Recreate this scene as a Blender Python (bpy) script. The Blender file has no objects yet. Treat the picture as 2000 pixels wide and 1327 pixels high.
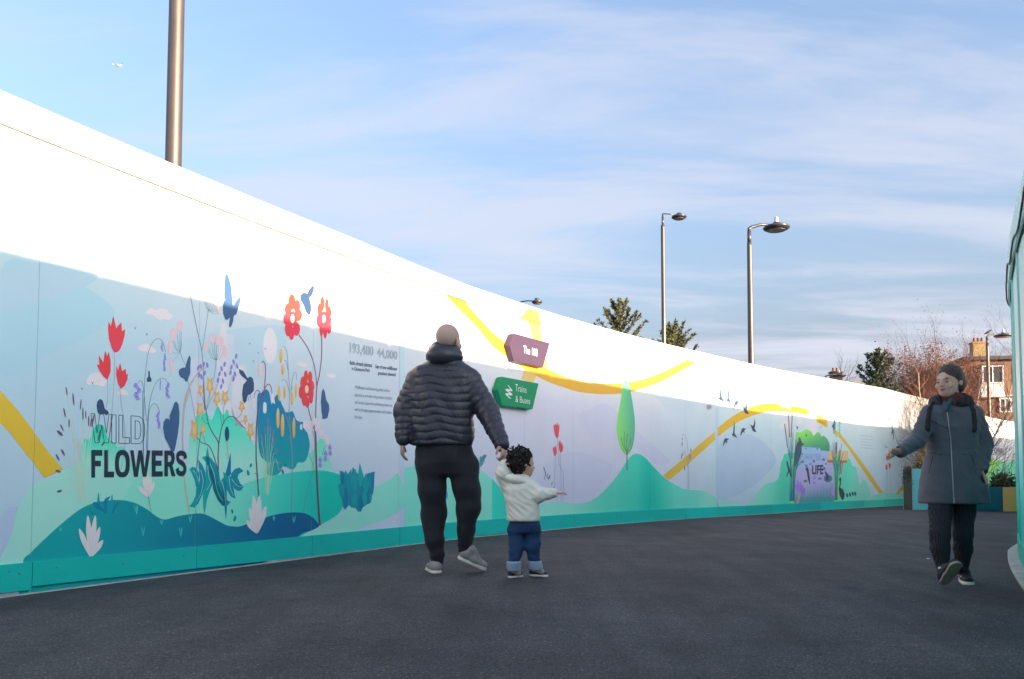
import bpy, bmesh, math, random
import numpy as np
from mathutils import Vector, Matrix, geometry, noise as mnoise
R = math.radians
random.seed(7)
sc = bpy.context.scene
COL = sc.collection

# ---------------------------------------------------------------- camera, sky, sun, exposure
F0 = 1555.0; PP = 855.0; HZ = 935.0; CH = 0.70
PIT = math.atan((HZ - PP) / F0)
cam_d = bpy.data.cameras.new("camera"); cam = bpy.data.objects.new("camera", cam_d); COL.objects.link(cam)
cam.location = (0, 0, CH); cam.rotation_euler = (math.pi/2 + PIT, 0, 0)
cam_d.sensor_width = 36; cam_d.lens = F0/2000*36; cam_d.shift_y = (PP - 663.5)/2000
cam_d.clip_start = 0.05; cam_d.clip_end = 6000
sc.camera = cam

SUN_AZ = 127.0     # clockwise from +Y (the view direction)
SUN_EL = 8.1
w = bpy.data.worlds.new("World"); sc.world = w; w.use_nodes = True
nt = w.node_tree; nt.nodes.clear()
def wn(t, **k):
    n = nt.nodes.new(t)
    for a, b in k.items(): setattr(n, a, b)
    return n
out = wn('ShaderNodeOutputWorld'); bg = wn('ShaderNodeBackground')
sky = wn('ShaderNodeTexSky', sky_type='NISHITA', sun_disc=False, sun_elevation=R(SUN_EL), sun_rotation=R(SUN_AZ))
sky.air_density = 1.0; sky.dust_density = 9.5; sky.ozone_density = 3.0; sky.altitude = 50
tc = wn('ShaderNodeTexCoord')
sep = wn('ShaderNodeSeparateXYZ')
nt.links.new(tc.outputs['Generated'], sep.inputs[0])
def wmath(op, a, b=None, c=None):
    n = wn('ShaderNodeMath', operation=op)
    for i, v in enumerate((a, b, c)):
        if v is None: continue
        if isinstance(v, (int, float)): n.inputs[i].default_value = v
        else: nt.links.new(v, n.inputs[i])
    return n.outputs[0]
# thin high cloud: direction projected on a flat cloud deck
zc = wmath('ADD', wmath('MAXIMUM', sep.outputs[2], 0.0), 0.10)
u_ = wmath('DIVIDE', sep.outputs[0], zc); v_ = wmath('DIVIDE', sep.outputs[1], zc)
comb = wn('ShaderNodeCombineXYZ'); nt.links.new(u_, comb.inputs[0]); nt.links.new(v_, comb.inputs[1])
mp = wn('ShaderNodeMapping'); mp.inputs['Rotation'].default_value = (0, 0, R(24)); mp.inputs['Scale'].default_value = (0.35, 1.15, 1)
nt.links.new(comb.outputs[0], mp.inputs[0])
n1 = wn('ShaderNodeTexNoise'); n1.inputs['Scale'].default_value = 1.5; n1.inputs['Detail'].default_value = 8; n1.inputs['Roughness'].default_value = 0.58; n1.inputs['Distortion'].default_value = 0.5
nt.links.new(mp.outputs[0], n1.inputs[0])
n2 = wn('ShaderNodeTexNoise'); n2.inputs['Scale'].default_value = 0.35; n2.inputs['Detail'].default_value = 3
nt.links.new(comb.outputs[0], n2.inputs[0])
cr = wn('ShaderNodeMapRange'); cr.inputs['From Min'].default_value = 0.46; cr.inputs['From Max'].default_value = 0.63
cr.interpolation_type = 'SMOOTHSTEP'
nt.links.new(wmath('ADD', wmath('MULTIPLY', n1.outputs[0], 0.75), wmath('MULTIPLY', n2.outputs[0], 0.3)), cr.inputs[0])
# veil of haze thickening towards the horizon all the way round
hz = wmath('POWER', wmath('SUBTRACT', 1.0, wmath('MINIMUM', wmath('MAXIMUM', sep.outputs[2], 0.0), 1.0)), 5.0)
fac = wmath('MINIMUM', wmath('ADD', wmath('MULTIPLY', cr.outputs[0], 0.62), wmath('MULTIPLY', hz, 0.75)), 0.92)
hsv = wn('ShaderNodeHueSaturation'); hsv.inputs['Saturation'].default_value = 0.86; hsv.inputs['Value'].default_value = 0.76
nt.links.new(sky.outputs[0], hsv.inputs['Color'])
mixc = wn('ShaderNodeMixRGB')
nt.links.new(fac, mixc.inputs[0]); nt.links.new(hsv.outputs[0], mixc.inputs[1]); mixc.inputs[2].default_value = (0.78, 0.81, 0.94, 1)
nt.links.new(mixc.outputs[0], bg.inputs[0]); bg.inputs[1].default_value = 0.14
nt.links.new(bg.outputs[0], out.inputs[0])

sun_d = bpy.data.lights.new("sun", 'SUN'); sun_d.energy = 2.0; sun_d.angle = R(0.53); sun_d.color = (0.94, 0.72, 0.51)
sun = bpy.data.objects.new("sun", sun_d); COL.objects.link(sun)
az, el = R(SUN_AZ), R(SUN_EL)
sdir = Vector((math.sin(az)*math.cos(el), math.cos(az)*math.cos(el), math.sin(el)))
sun.rotation_euler = sdir.to_track_quat('Z', 'Y').to_euler(); sun.location = (20, -20, 30)
vs = sc.view_settings; vs.view_transform = 'Standard'; vs.look = 'None'; vs.exposure = 2.82; vs.gamma = 1
vs.use_curve_mapping = False

# ---------------------------------------------------------------- helpers
def lin(c):
    c = np.asarray(c, float)/255.0
    return np.where(c <= 0.04045, c/12.92, ((c + 0.055)/1.055)**2.4)
SH = np.array([0.65, 0.71, 0.75])          # light on a shaded wall at this exposure: seen colour / SH = paint colour
def paint(c):
    q = lin(c)/SH; w_ = min(max((q.min()/q.max()-.84)/.12, 0), 1)      # pale tones clip, strong ones keep their hue
    return tuple(np.clip(q*(1-w_)*min(1, .84/q.max()) + np.clip(q, 0, .84)*w_, 0.004, 0.84))

def link(o, parent=None):
    COL.objects.link(o)
    if parent is not None: o.parent = parent
    return o
def empty(name, loc=(0, 0, 0), rz=0):
    o = bpy.data.objects.new(name, None); o.location = loc; o.rotation_euler = (0, 0, rz); o.empty_display_size = .2
    return link(o)
def tag(o, label=None, cat=None, group=None, kind=None):
    if label: o['label'] = label
    if cat: o['category'] = cat
    if group: o['group'] = group
    if kind: o['kind'] = kind
    return o
def mesh_obj(name, V, Fc, m, parent=None, smooth=False, cols=None):
    me = bpy.data.meshes.new(name)
    me.from_pydata([tuple(map(float, v)) for v in V], [], Fc if isinstance(Fc, list) else Fc.tolist())
    if m is not None:
        for q in (m if isinstance(m, (list, tuple)) else [m]): me.materials.append(q)
    if smooth: me.polygons.foreach_set('use_smooth', [True]*len(me.polygons))
    if cols is not None:
        a = me.color_attributes.new('Col', 'FLOAT_COLOR', 'POINT')
        c4 = np.ones((len(V), 4), np.float32); c4[:, :3] = np.asarray(cols, np.float32)
        a.data.foreach_set('color', c4.ravel())
    me.update()
    o = bpy.data.objects.new(name, me)
    return link(o, parent)
class MB:
    """collects simple shapes; build() links them as one mesh"""
    def __init__(s): s.V = []; s.F = []
    def add(s, V, Fc):
        n = len(s.V); s.V += [tuple(v) for v in V]; s.F += [tuple(i+n for i in f) for f in Fc]; return s
    def box(s, c, d, rz=0, bev=0.0):
        x, y, z = d[0]/2, d[1]/2, d[2]/2
        cs, sn = math.cos(rz), math.sin(rz)
        if bev <= 0:
            P = [(-x,-y,-z),(x,-y,-z),(x,y,-z),(-x,y,-z),(-x,-y,z),(x,-y,z),(x,y,z),(-x,y,z)]
            Fc = [(0,3,2,1),(4,5,6,7),(0,1,5,4),(1,2,6,5),(2,3,7,6),(3,0,4,7)]
        else:
            b = bev; P = []
            for zz, q in ((-z, b), (-z+b, 0), (z-b, 0), (z, b)):
                for (px, py) in ((-x+q,-y+b),(-x+b,-y+q),(x-b,-y+q),(x-q,-y+b),(x-q,y-b),(x-b,y-q),(-x+b,y-q),(-x+q,y-b)):
                    P.append((px, py, zz))
            Fc = [tuple(range(7, -1, -1)), tuple(range(24, 32))]
            for k in range(3):
                for i in range(8):
                    j = (i+1) % 8; Fc.append((k*8+i, k*8+j, k*8+8+j, k*8+8+i))
        return s.add([(c[0]+a*cs-b_*sn, c[1]+a*sn+b_*cs, c[2]+q) for a, b_, q in P], Fc)
    def tube(s, pts, rad, n=8, caps=True):
        pts = [Vector(p) for p in pts]; rad = rad if hasattr(rad, '__len__') else [rad]*len(pts)
        V = []; Fc = []; up = None
        for i, p in enumerate(pts):
            t = (pts[min(i+1, len(pts)-1)] - pts[max(i-1, 0)]).normalized()
            if up is None: up = t.orthogonal().normalized()
            up = (up - t*up.dot(t)).normalized(); sd = t.cross(up)
            for k in range(n):
                a = 2*math.pi*k/n; V.append(p + (up*math.cos(a) + sd*math.sin(a))*rad[i])
        for i in range(len(pts)-1):
            for k in range(n):
                j = (k+1) % n; Fc.append((i*n+k, i*n+j, (i+1)*n+j, (i+1)*n+k))
        if caps: Fc += [tuple(range(n-1, -1, -1)), tuple((len(pts)-1)*n+k for k in range(n))]
        return s.add(V, Fc)
    def lathe(s, c, prof, n=24):
        V = []; Fc = []
        for r, z in prof:
            for k in range(n):
                a = 2*math.pi*k/n; V.append((c[0]+r*math.cos(a), c[1]+r*math.sin(a), c[2]+z))
        for i in range(len(prof)-1):
            for k in range(n):
                j = (k+1) % n; Fc.append((i*n+k, i*n+j, (i+1)*n+j, (i+1)*n+k))
        Fc += [tuple(range(n-1, -1, -1)), tuple((len(prof)-1)*n+k for k in range(n))]
        return s.add(V, Fc)
    def build(s, name, m, parent=None, smooth=False): return mesh_obj(name, s.V, s.F, m, parent, smooth)

def mat(name, col, rough=0.6, metal=0.0, bump=0.0, bscale=40, var=0.0, vscale=6, spec=0.5, attr=False, coat=0.0, sheen=0.0, stretch=(1, 1, 1)):
    m = bpy.data.materials.new(name); m.use_nodes = True; t = m.node_tree; p = t.nodes['Principled BSDF']
    p.inputs['Roughness'].default_value = rough; p.inputs['Metallic'].default_value = metal
    p.inputs['Specular IOR Level'].default_value = spec; p.inputs['Coat Weight'].default_value = coat
    if sheen: p.inputs['Sheen Weight'].default_value = sheen
    src = None
    if attr:
        a = t.nodes.new('ShaderNodeAttribute'); a.attribute_name = 'Col'; src = a.outputs['Color']
    else:
        p.inputs['Base Color'].default_value = (*col, 1)
    cd = t.nodes.new('ShaderNodeTexCoord'); mpn = t.nodes.new('ShaderNodeMapping'); mpn.inputs['Scale'].default_value = stretch
    t.links.new(cd.outputs['Object'], mpn.inputs[0])
    if var > 0:
        n = t.nodes.new('ShaderNodeTexNoise'); n.inputs['Scale'].default_value = vscale; n.inputs['Detail'].default_value = 5; n.inputs['Roughness'].default_value = .6
        t.links.new(mpn.outputs[0], n.inputs[0])
        mr = t.nodes.new('ShaderNodeMapRange'); mr.inputs[1].default_value = .3; mr.inputs[2].default_value = .7
        mr.inputs[3].default_value = 1-var; mr.inputs[4].default_value = 1+var; t.links.new(n.outputs[0], mr.inputs[0])
        mx = t.nodes.new('ShaderNodeMixRGB'); mx.blend_type = 'MULTIPLY'; mx.inputs[0].default_value = 1
        if src is not None: t.links.new(src, mx.inputs[1])
        else: mx.inputs[1].default_value = (*col, 1)
        t.links.new(mr.outputs[0], mx.inputs[2]); src = mx.outputs[0]
        rr = t.nodes.new('ShaderNodeMapRange'); rr.inputs[3].default_value = max(.05, rough-.08); rr.inputs[4].default_value = min(1, rough+.08)
        t.links.new(n.outputs[0], rr.inputs[0]); t.links.new(rr.outputs[0], p.inputs['Roughness'])
    if src is not None: t.links.new(src, p.inputs['Base Color'])
    if bump > 0:
        n = t.nodes.new('ShaderNodeTexNoise'); n.inputs['Scale'].default_value = bscale; n.inputs['Detail'].default_value = 4
        t.links.new(mpn.outputs[0], n.inputs[0])
        b = t.nodes.new('ShaderNodeBump'); b.inputs['Strength'].default_value = bump; b.inputs['Distance'].default_value = .01
        t.links.new(n.outputs[0], b.inputs['Height']); t.links.new(b.outputs[0], p.inputs['Normal'])
    return m

def ray(x, y):
    u = (x-1000)/F0; v = -(y-PP)/F0; c, s = math.cos(PIT), math.sin(PIT)
    return Vector((u, c - v*s, s + v*c))
def at(x, y, D):
    """the point D metres ahead that the photograph shows at x, y"""
    d = ray(x, y); return Vector((0, 0, CH)) + d*(D/d.y)

# ---------------------------------------------------------------- plan of the path: left wall curve, ground
PW = 1.22; DS = PW/6
Q = [-3.4285, 3.8126, 0.4465, 0.3896, 0.0191, -0.0133, -0.0334]
def theta(s):
    s = min(max(s, 0), 30.0); t = s/20; return Q[2] + Q[3]*t + Q[4]*t*t + Q[5]*t**3 + Q[6]*t**4
SB0 = -14.0
def build_curve():
    n = int(66/DS)
    xs = [0]*(n+1); ys = [0]*(n+1); ss = [S_OFF + (i - K0)*DS for i in range(n+1)]
    # integrate finely from s=0
    def pos(s):
        N = max(2, int(abs(s)/0.05)); x, y = Q[0], Q[1]; d = s/N
        for k in range(N):
            th = theta(d*(k+.5)); x += math.sin(th)*d; y += math.cos(th)*d
        return x, y
    for i, s in enumerate(ss): xs[i], ys[i] = pos(s)
    return np.array(ss), np.array(xs), np.array(ys)
S_OFF = 0.0; K0 = 70
SS, WX, WY = build_curve()
def normals(X, Y):
    tx = np.gradient(X); ty = np.gradient(Y); L = np.hypot(tx, ty); return ty/L, -tx/L
NX, NY = normals(WX, WY)
def hit(x, y, off=0.0):
    """photo point -> (s, z) on the left wall (plane moved out by off)"""
    d = ray(x, y); X = WX + NX*off; Y = WY + NY*off
    T = d.x/d.y
    g = X - T*Y
    i0 = K0 - 20
    idx = np.where((g[i0:-1] <= 0) & (g[i0+1:] > 0) & (Y[i0:-1] > 0.5))[0]
    i = int(idx[0]) + i0 if len(idx) else K0
    f = -g[i]/(g[i+1]-g[i]); yy = Y[i] + (Y[i+1]-Y[i])*f
    return SS[i] + DS*f, CH + d.z*yy/d.y
# panel joints: one falls where the dark seam shows at x=780
s780 = hit(779, 900)[0]
S_OFF = s780 % DS
SS, WX, WY = build_curve(); NX, NY = normals(WX, WY)
def wall_pt(s, z, off=0.0):
    f = (s - SS[0])/DS; i = int(min(max(math.floor(f), 0), len(SS)-2)); f -= i
    return Vector((WX[i]+(WX[i+1]-WX[i])*f + off*(NX[i]+(NX[i+1]-NX[i])*f), WY[i]+(WY[i+1]-WY[i])*f + off*(NY[i]+(NY[i+1]-NY[i])*f), z))
HN = [0, 2, 4, 6, 8, 10, 13, 16, 19, 22, 26, 30, 36]
HV = [2.985, 2.97, 2.955, 2.905, 2.915, 2.95, 3.005, 3.03, 3.08, 3.10, 2.96, 2.70, 2.6]
def wall_top(s): return float(np.interp(s, HN, HV))
GN = [0, 3, 5, 6, 7.5, 9.5, 12.5, 14, 16, 20, 60]
GV = [0.004, 0.008, 0.022, 0.028, 0.02, 0.012, -0.012, -0.026, -0.036, -0.042, -0.042]
PATHW = 5.3
def ground_z(s, d):
    return float(np.interp(s, GN, GV)) - 0.10*(min(max(d, 0), 7)/PATHW)**1.6
def near_sd(X, Y):
    i = int(np.argmin((WX-X)**2 + (WY-Y)**2)); return SS[i], (X-WX[i])*NX[i] + (Y-WY[i])*NY[i]
def gz_xy(X, Y):
    s, d = near_sd(X, Y); return ground_z(s, d)
# ---------------------------------------------------------------- materials
def asphalt_mat():
    m = bpy.data.materials.new("asphalt"); m.use_nodes = True; t = m.node_tree; p = t.nodes['Principled BSDF']
    cd = t.nodes.new('ShaderNodeTexCoord')
    def noise(sc_, det, rough=.6, st=None):
        n = t.nodes.new('ShaderNodeTexNoise'); n.inputs['Scale'].default_value = sc_; n.inputs['Detail'].default_value = det; n.inputs['Roughness'].default_value = rough
        if st:
            q = t.nodes.new('ShaderNodeMapping'); q.inputs['Scale'].default_value = st; q.inputs['Rotation'].default_value = (0, 0, R(-31)); t.links.new(cd.outputs['Object'], q.inputs[0]); t.links.new(q.outputs[0], n.inputs[0])
        else: t.links.new(cd.outputs['Object'], n.inputs[0])
        return n.outputs[0]
    def ramp(v, stops):
        r = t.nodes.new('ShaderNodeValToRGB'); e = r.color_ramp.elements
        e[0].position, e[0].color = stops[0][0], (*stops[0][1], 1); e[1].position, e[1].color = stops[-1][0], (*stops[-1][1], 1)
        for q in stops[1:-1]:
            x = e.new(q[0]); x.color = (*q[1], 1)
        t.links.new(v, r.inputs[0]); return r.outputs[0]
    def mix(a, b, f, mode='MULTIPLY'):
        x = t.nodes.new('ShaderNodeMixRGB'); x.blend_type = mode
        for i, q in enumerate((f, a, b)):
            if isinstance(q, (float, int)): x.inputs[i].default_value = q
            elif isinstance(q, tuple): x.inputs[i].default_value = (*q, 1)
            else: t.links.new(q, x.inputs[i])
        return x.outputs[0]
    v1 = t.nodes.new('ShaderNodeTexVoronoi'); v1.inputs['Scale'].default_value = 120; t.links.new(cd.outputs['Object'], v1.inputs[0])
    stone = ramp(v1.outputs['Distance'], [(0.0, (.099, .097, .104)), (.38, (.067, .066, .075)), (.75, (.032, .032, .037))])
    vr = t.nodes.new('ShaderNodeSeparateColor'); t.links.new(v1.outputs['Color'], vr.inputs[0])
    pale = ramp(vr.outputs[0], [(0.0, (.72, .72, .74)), (.90, (1.1, 1.1, 1.1)), (.985, (1.7, 1.7, 1.66)), (1.0, (2.6, 2.6, 2.5))])
    c = mix(stone, pale, 1.0)
    c = mix(c, ramp(noise(1.3, 6, .62), [(.3, (.80, .80, .82)), (.7, (1.38, 1.38, 1.36))]), 1.0)
    c = mix(c, ramp(noise(5.5, 5, .7), [(.3, (.86, .86, .87)), (.7, (1.12, 1.12, 1.12))]), 1.0)
    c = mix(c, ramp(noise(2.2, 4, .5, (2.2, .12, 1)), [(.35, (.86, .86, .88)), (.65, (1.12, 1.12, 1.1))]), 1.0)
    c = mix(c, ramp(noise(.33, 5, .6), [(.36, (.84, .84, .86)), (.64, (1.16, 1.16, 1.15))]), 1.0)
    t.links.new(c, p.inputs['Base Color']); p.inputs['Roughness'].default_value = .86; p.inputs['Specular IOR Level'].default_value = .35
    b = t.nodes.new('ShaderNodeBump'); b.inputs['Strength'].default_value = .9; b.inputs['Distance'].default_value = .004; b.invert = True
    t.links.new(v1.outputs['Distance'], b.inputs['Height'])
    b2 = t.nodes.new('ShaderNodeBump'); b2.inputs['Strength'].default_value = .5; b2.inputs['Distance'].default_value = .03
    t.links.new(noise(7, 4), b2.inputs['Height']); t.links.new(b.outputs[0], b2.inputs['Normal']); t.links.new(b2.outputs[0], p.inputs['Normal'])
    return m
ASPH = asphalt_mat()
VINYL = mat('printed_vinyl', (1, 1, 1), rough=.42, var=.035, vscale=1.6, attr=True, bump=.05, bscale=9, spec=.4)
BOARD = mat('painted_board', (1, 1, 1), rough=.5, var=.05, vscale=3, attr=True, bump=.12, bscale=25, spec=.4)
CONC = mat('concrete', (.42, .41, .39), rough=.9, bump=.6, bscale=60, var=.22, vscale=9)
DARKGAP = mat('raw_timber', (.05, .04, .03), rough=.9)
SHADOWM = mat('shadow_line_brown', (.26, .20, .11), rough=.9)
STEEL = mat('screw_steel', (.18, .2, .2), rough=.5, metal=.6)
SOIL = mat('rough_ground', (.10, .085, .065), rough=.95, bump=.8, bscale=8, var=.3, vscale=1.5)

# ---------------------------------------------------------------- ground and path
def ground():
    V = []; Fc = []; nd = 36; ds_ = [-0.30 + (PATHW+2.9)*k/nd for k in range(nd+1)]
    idx = list(range(0, len(SS), 2))
    for i in idx:
        for d in ds_:
            V.append((WX[i]+NX[i]*d, WY[i]+NY[i]*d, ground_z(SS[i], d)))
    n = nd+1
    for a in range(len(idx)-1):
        for k in range(nd): Fc.append((a*n+k, a*n+k+1, (a+1)*n+k+1, (a+1)*n+k))
    o = mesh_obj('path', V, Fc, ASPH, smooth=True); tag(o, kind='structure')
    g = MB(); N = 24
    Vg = [(-900+1800*i/N, -700+2100*j/N, -0.20) for j in range(N+1) for i in range(N+1)]
    Fg = [(j*(N+1)+i, j*(N+1)+i+1, (j+1)*(N+1)+i+1, (j+1)*(N+1)+i) for j in range(N) for i in range(N)]
    tag(mesh_obj('ground', Vg, Fg, SOIL), kind='structure')
ground()

# ---------------------------------------------------------------- hoarding panels
def strip_mesh(name, s0, s1, zlo, zhi, off, th, m, parent, colf, nz=1, wallf=wall_pt):
    """closed slab following the wall between s0 and s1; zlo/zhi are functions of s"""
    i0 = math.ceil((s0-SS[0])/DS - 1e-6); i1 = math.floor((s1-SS[0])/DS + 1e-6)
    ks = [s0] + [SS[i] for i in range(i0, i1+1) if s0+1e-4 < SS[i] < s1-1e-4] + [s1]
    V = []; C = []; Fc = []
    for s in ks:
        for j in range(nz+1):
            z = zlo(s) + (zhi(s)-zlo(s))*j/nz
            V.append(wallf(s, z, off)); C.append(colf(s, z))
    n = nz+1
    for a in range(len(ks)-1):
        for j in range(nz): Fc.append((a*n+j, (a+1)*n+j, (a+1)*n+j+1, a*n+j+1))
    nb = len(V)
    for s in ks:
        for j in (0, 1):
            z = zhi(s) if j else zlo(s); V.append(wallf(s, z, off-th)); C.append(colf(s, z))
    L = len(ks)-1
    for a in range(L):
        Fc.append((nb+a*2+1, nb+(a+1)*2+1, nb+(a+1)*2, nb+a*2))
        Fc.append((a*n+nz, (a+1)*n+nz, nb+(a+1)*2+1, nb+a*2+1))
        Fc.append((a*n, nb+a*2, nb+(a+1)*2, (a+1)*n))
    Fc.append(tuple([nb, nb+1] + [j for j in range(nz, -1, -1)])[::-1]); Fc.append(tuple([nb+L*2+1, nb+L*2] + [L*n+j for j in range(nz+1)])[::-1])
    return mesh_obj(name, V, Fc, m, parent, cols=C)

bx = [-400, 0, 150, 300, 500, 700, 790, 1000, 1200, 1350, 1450, 1600, 1750, 1900, 1990]
bc = [(160,200,222),(163,203,224),(168,206,226),(178,208,228),(186,210,229),(189,211,231),(196,213,234),(203,210,234),(204,209,232),(192,211,228),(181,208,223),(185,212,225),(188,215,228),(205,222,232),(220,230,236)]
bs = [hit(x, 900)[0] if x > 0 else -9 for x in bx]
def sky_print(s, z):
    c = [np.interp(s, bs, [q[k] for q in bc]) for k in range(3)]
    t = min(max((z-1.7)/1.1, 0), 1)                     # upper wall's sunlit paleness put into the print colour
    lo = min(max((0.9-z)/0.9, 0), 1)
    c = [c[k] + (((238, 244, 240)[k]) - c[k])*0.62*t + ((178,200,228)[k]-c[k])*.25*lo for k in range(3)]
    return paint(c)
KICK = [(0,166,160),(0,160,155),(10,176,168),(0,170,165),(60,190,165),(40,180,160)]
FASC = (226, 244, 238)
TRIM_W = .178; KICK_H = .19
hoarding = empty('site_hoarding', tuple(wall_pt(4.8, 0)))
tag(hoarding, 'long curving printed hoarding with flowers, hills and yellow ribbon, left of the path', 'hoarding')
bpy.context.view_layer.update()
HM = Matrix.Translation(-Vector(hoarding.location))
def under(o, root=None):
    """keep world-space mesh where it is under a root standing elsewhere"""
    o.location = -Vector((root or hoarding).location); return o
kn = 0
for k in range(-14, 29):
    a = s780 + k*PW; b = a + PW
    under(strip_mesh('panel', a+.0013, b-.0013, lambda s: .06+ground_z(s,0), lambda s: wall_top(s)-.02, 0, .018, VINYL, hoarding, sky_print, nz=22))
    kc = paint(KICK[0 if k < 6 else (0, 1, 2, 5, 4, 5, 2, 3, 1)[k % 9]])
    rnd = random.Random(k)
    dz = {-4: .05, -3: .045, -2: .03, -1: .012, 0: .006, 1: .018}.get(k, rnd.choice([.004, .008, .012]))
    t0, t1 = dz, dz*rnd.uniform(.3, .9)
    under(strip_mesh('kick_board', a+.002, b-.002, lambda s: ground_z(s,.02)+t0+(t1-t0)*(s-a)/PW, lambda s: ground_z(s,0)+KICK_H, .021, .02, BOARD, hoarding, lambda s, z: kc))
for k in range(-7, 15):
    a = s780 + k*2*PW + .5; b = a + 2*PW
    fc = paint(FASC)
    under(strip_mesh('fascia_board', a+.0012, b-.0012, lambda s: wall_top(s)-TRIM_W, wall_top, .021, .02, BOARD, hoarding, lambda s, z: fc))
    under(strip_mesh('capping', a+.001, b-.001, lambda s: wall_top(s)+.001, lambda s: wall_top(s)+.012, .026, .09, BOARD, hoarding, lambda s, z: fc))
for k in range(-8, 21):   # posts and rails behind
    s = s780 + k*PW*2; p = wall_pt(s, 0, -.09)
    o = MB().box((p.x, p.y, 1.35), (.09, .09, 2.9), -theta(s)).build('post', DARKGAP, hoarding); under(o)
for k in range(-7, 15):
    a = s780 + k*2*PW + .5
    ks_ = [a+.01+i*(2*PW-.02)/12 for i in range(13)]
    under(MB().tube([wall_pt(q, wall_top(q)-TRIM_W-.001, .0222) for q in ks_], .0017, 4).build('painted_shadow_line', SHADOWM, hoarding))  # thin brown tube standing in for the shadow line under the fascia
sb = MB()
for k in range(-14, 28):
    for zz in ('k', 'f'):
        for f in (.12, .5, .88, .9):
            s = s780 + k*PW + f*PW + random.uniform(-.05, .05)
            z = (ground_z(s, 0)+.13+random.uniform(-.02, .02)) if zz == 'k' else wall_top(s)-.10+random.uniform(-.03, .03)
            p = wall_pt(s, z, .0215); q = wall_pt(s, z, .024)
            if random.random() < .75: sb.tube([p, q], .0048, 6)
o = sb.build('screw_head', STEEL, hoarding); under(o); o['kind'] = 'stuff'

# ---------------------------------------------------------------- printing on the hoarding
def Z(ox, oy, k, pts): return [(ox + p[0]/k, oy + p[1]/k) + tuple(p[2:]) for p in pts]
def zA(*p): return Z(0, 460, 3.16, p)
def zB(*p): return Z(0, 760, 3.16, p)
def zC(*p): return Z(300, 480, 3.492, p)
def zD(*p): return Z(300, 760, 3.9025, p)
def zE(*p): return Z(540, 500, 3.6875, p)
def zG(*p): return Z(110, 740, 4.915, p)
def zH(*p): return Z(340, 560, 6.032, p)
def zI(*p): return Z(360, 740, 7.372, p)
def zJ(*p): return Z(520, 660, 6.635, p)
def zK(*p): return Z(360, 860, 6.635, p)
def zL(*p): return Z(540, 800, 5.53, p)
def zM(*p): return Z(1060, 660, 3.492, p)
def zN(*p): return Z(1380, 720, 4.4237, p)
def zO(*p): return Z(1500, 780, 6.033, p)
def zP(*p): return Z(1680, 780, 5.103, p)
def zS(*p): return Z(940, 580, 5.53, p)
def zR(*p): return Z(780, 480, 5.0, p)

def spline(pts, closed=True, sub=5):
    n = len(pts); out_ = []
    rng = range(n) if closed else range(n-1)
    for i in rng:
        p0 = pts[(i-1) % n] if closed or i > 0 else pts[0]; p1 = pts[i]; p2 = pts[(i+1) % n]
        p3 = pts[(i+2) % n] if closed or i+2 < n else pts[-1]
        for k in range(sub):
            t = k/sub; t2 = t*t; t3 = t2*t
            out_.append(tuple(.5*((2*b) + (-a+c)*t + (2*a-5*b+4*c-d)*t2 + (-a+3*b-3*c+d)*t3) for a, b, c, d in zip(p0[:2], p1[:2], p2[:2], p3[:2])))
    if not closed: out_.append(tuple(pts[-1][:2]))
    return out_
def ell(cx, cy, rx, ry, rot=0, n=14):
    c, s = math.cos(R(rot)), math.sin(R(rot))
    return [(cx + rx*math.cos(a)*c - ry*math.sin(a)*s, cy + rx*math.cos(a)*s + ry*math.sin(a)*c) for a in (2*math.pi*k/n for k in range(n))]
def ribbon(pts, w0, w1=None, sub=4, curved=True):
    """stroke of a given pixel width -> polygon"""
    if curved and len(pts) > 2: pts = spline(pts, False, sub)
    w1 = w0 if w1 is None else w1; n = len(pts); L = []; Rr = []
    for i, p in enumerate(pts):
        a = pts[max(i-1, 0)]; b = pts[min(i+1, n-1)]; dx, dy = b[0]-a[0], b[1]-a[1]; l = math.hypot(dx, dy) or 1
        ww = (w0 + (w1-w0)*i/(n-1))/2; L.append((p[0]-dy/l*ww, p[1]+dx/l*ww)); Rr.append((p[0]+dy/l*ww, p[1]-dx/l*ww))
    return [('strip', L, Rr)]
def petal(base, tip, w, bulge=.55):
    bx_, by_ = base; dx, dy = tip[0]-bx_, tip[1]-by_; l = math.hypot(dx, dy); nx_, ny_ = -dy/l, dx/l
    return spline([(bx_, by_), (bx_+dx*bulge*.5+nx_*w*.35, by_+dy*bulge*.5+ny_*w*.35), (bx_+dx*(bulge+.12)+nx_*w*.5, by_+dy*(bulge+.12)+ny_*w*.5),
            (tip[0], tip[1]), (bx_+dx*(bulge+.12)-nx_*w*.5, by_+dy*(bulge+.12)-ny_*w*.5), (bx_+dx*bulge*.5-nx_*w*.35, by_+dy*bulge*.5-ny_*w*.35)], True, 3)
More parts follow.
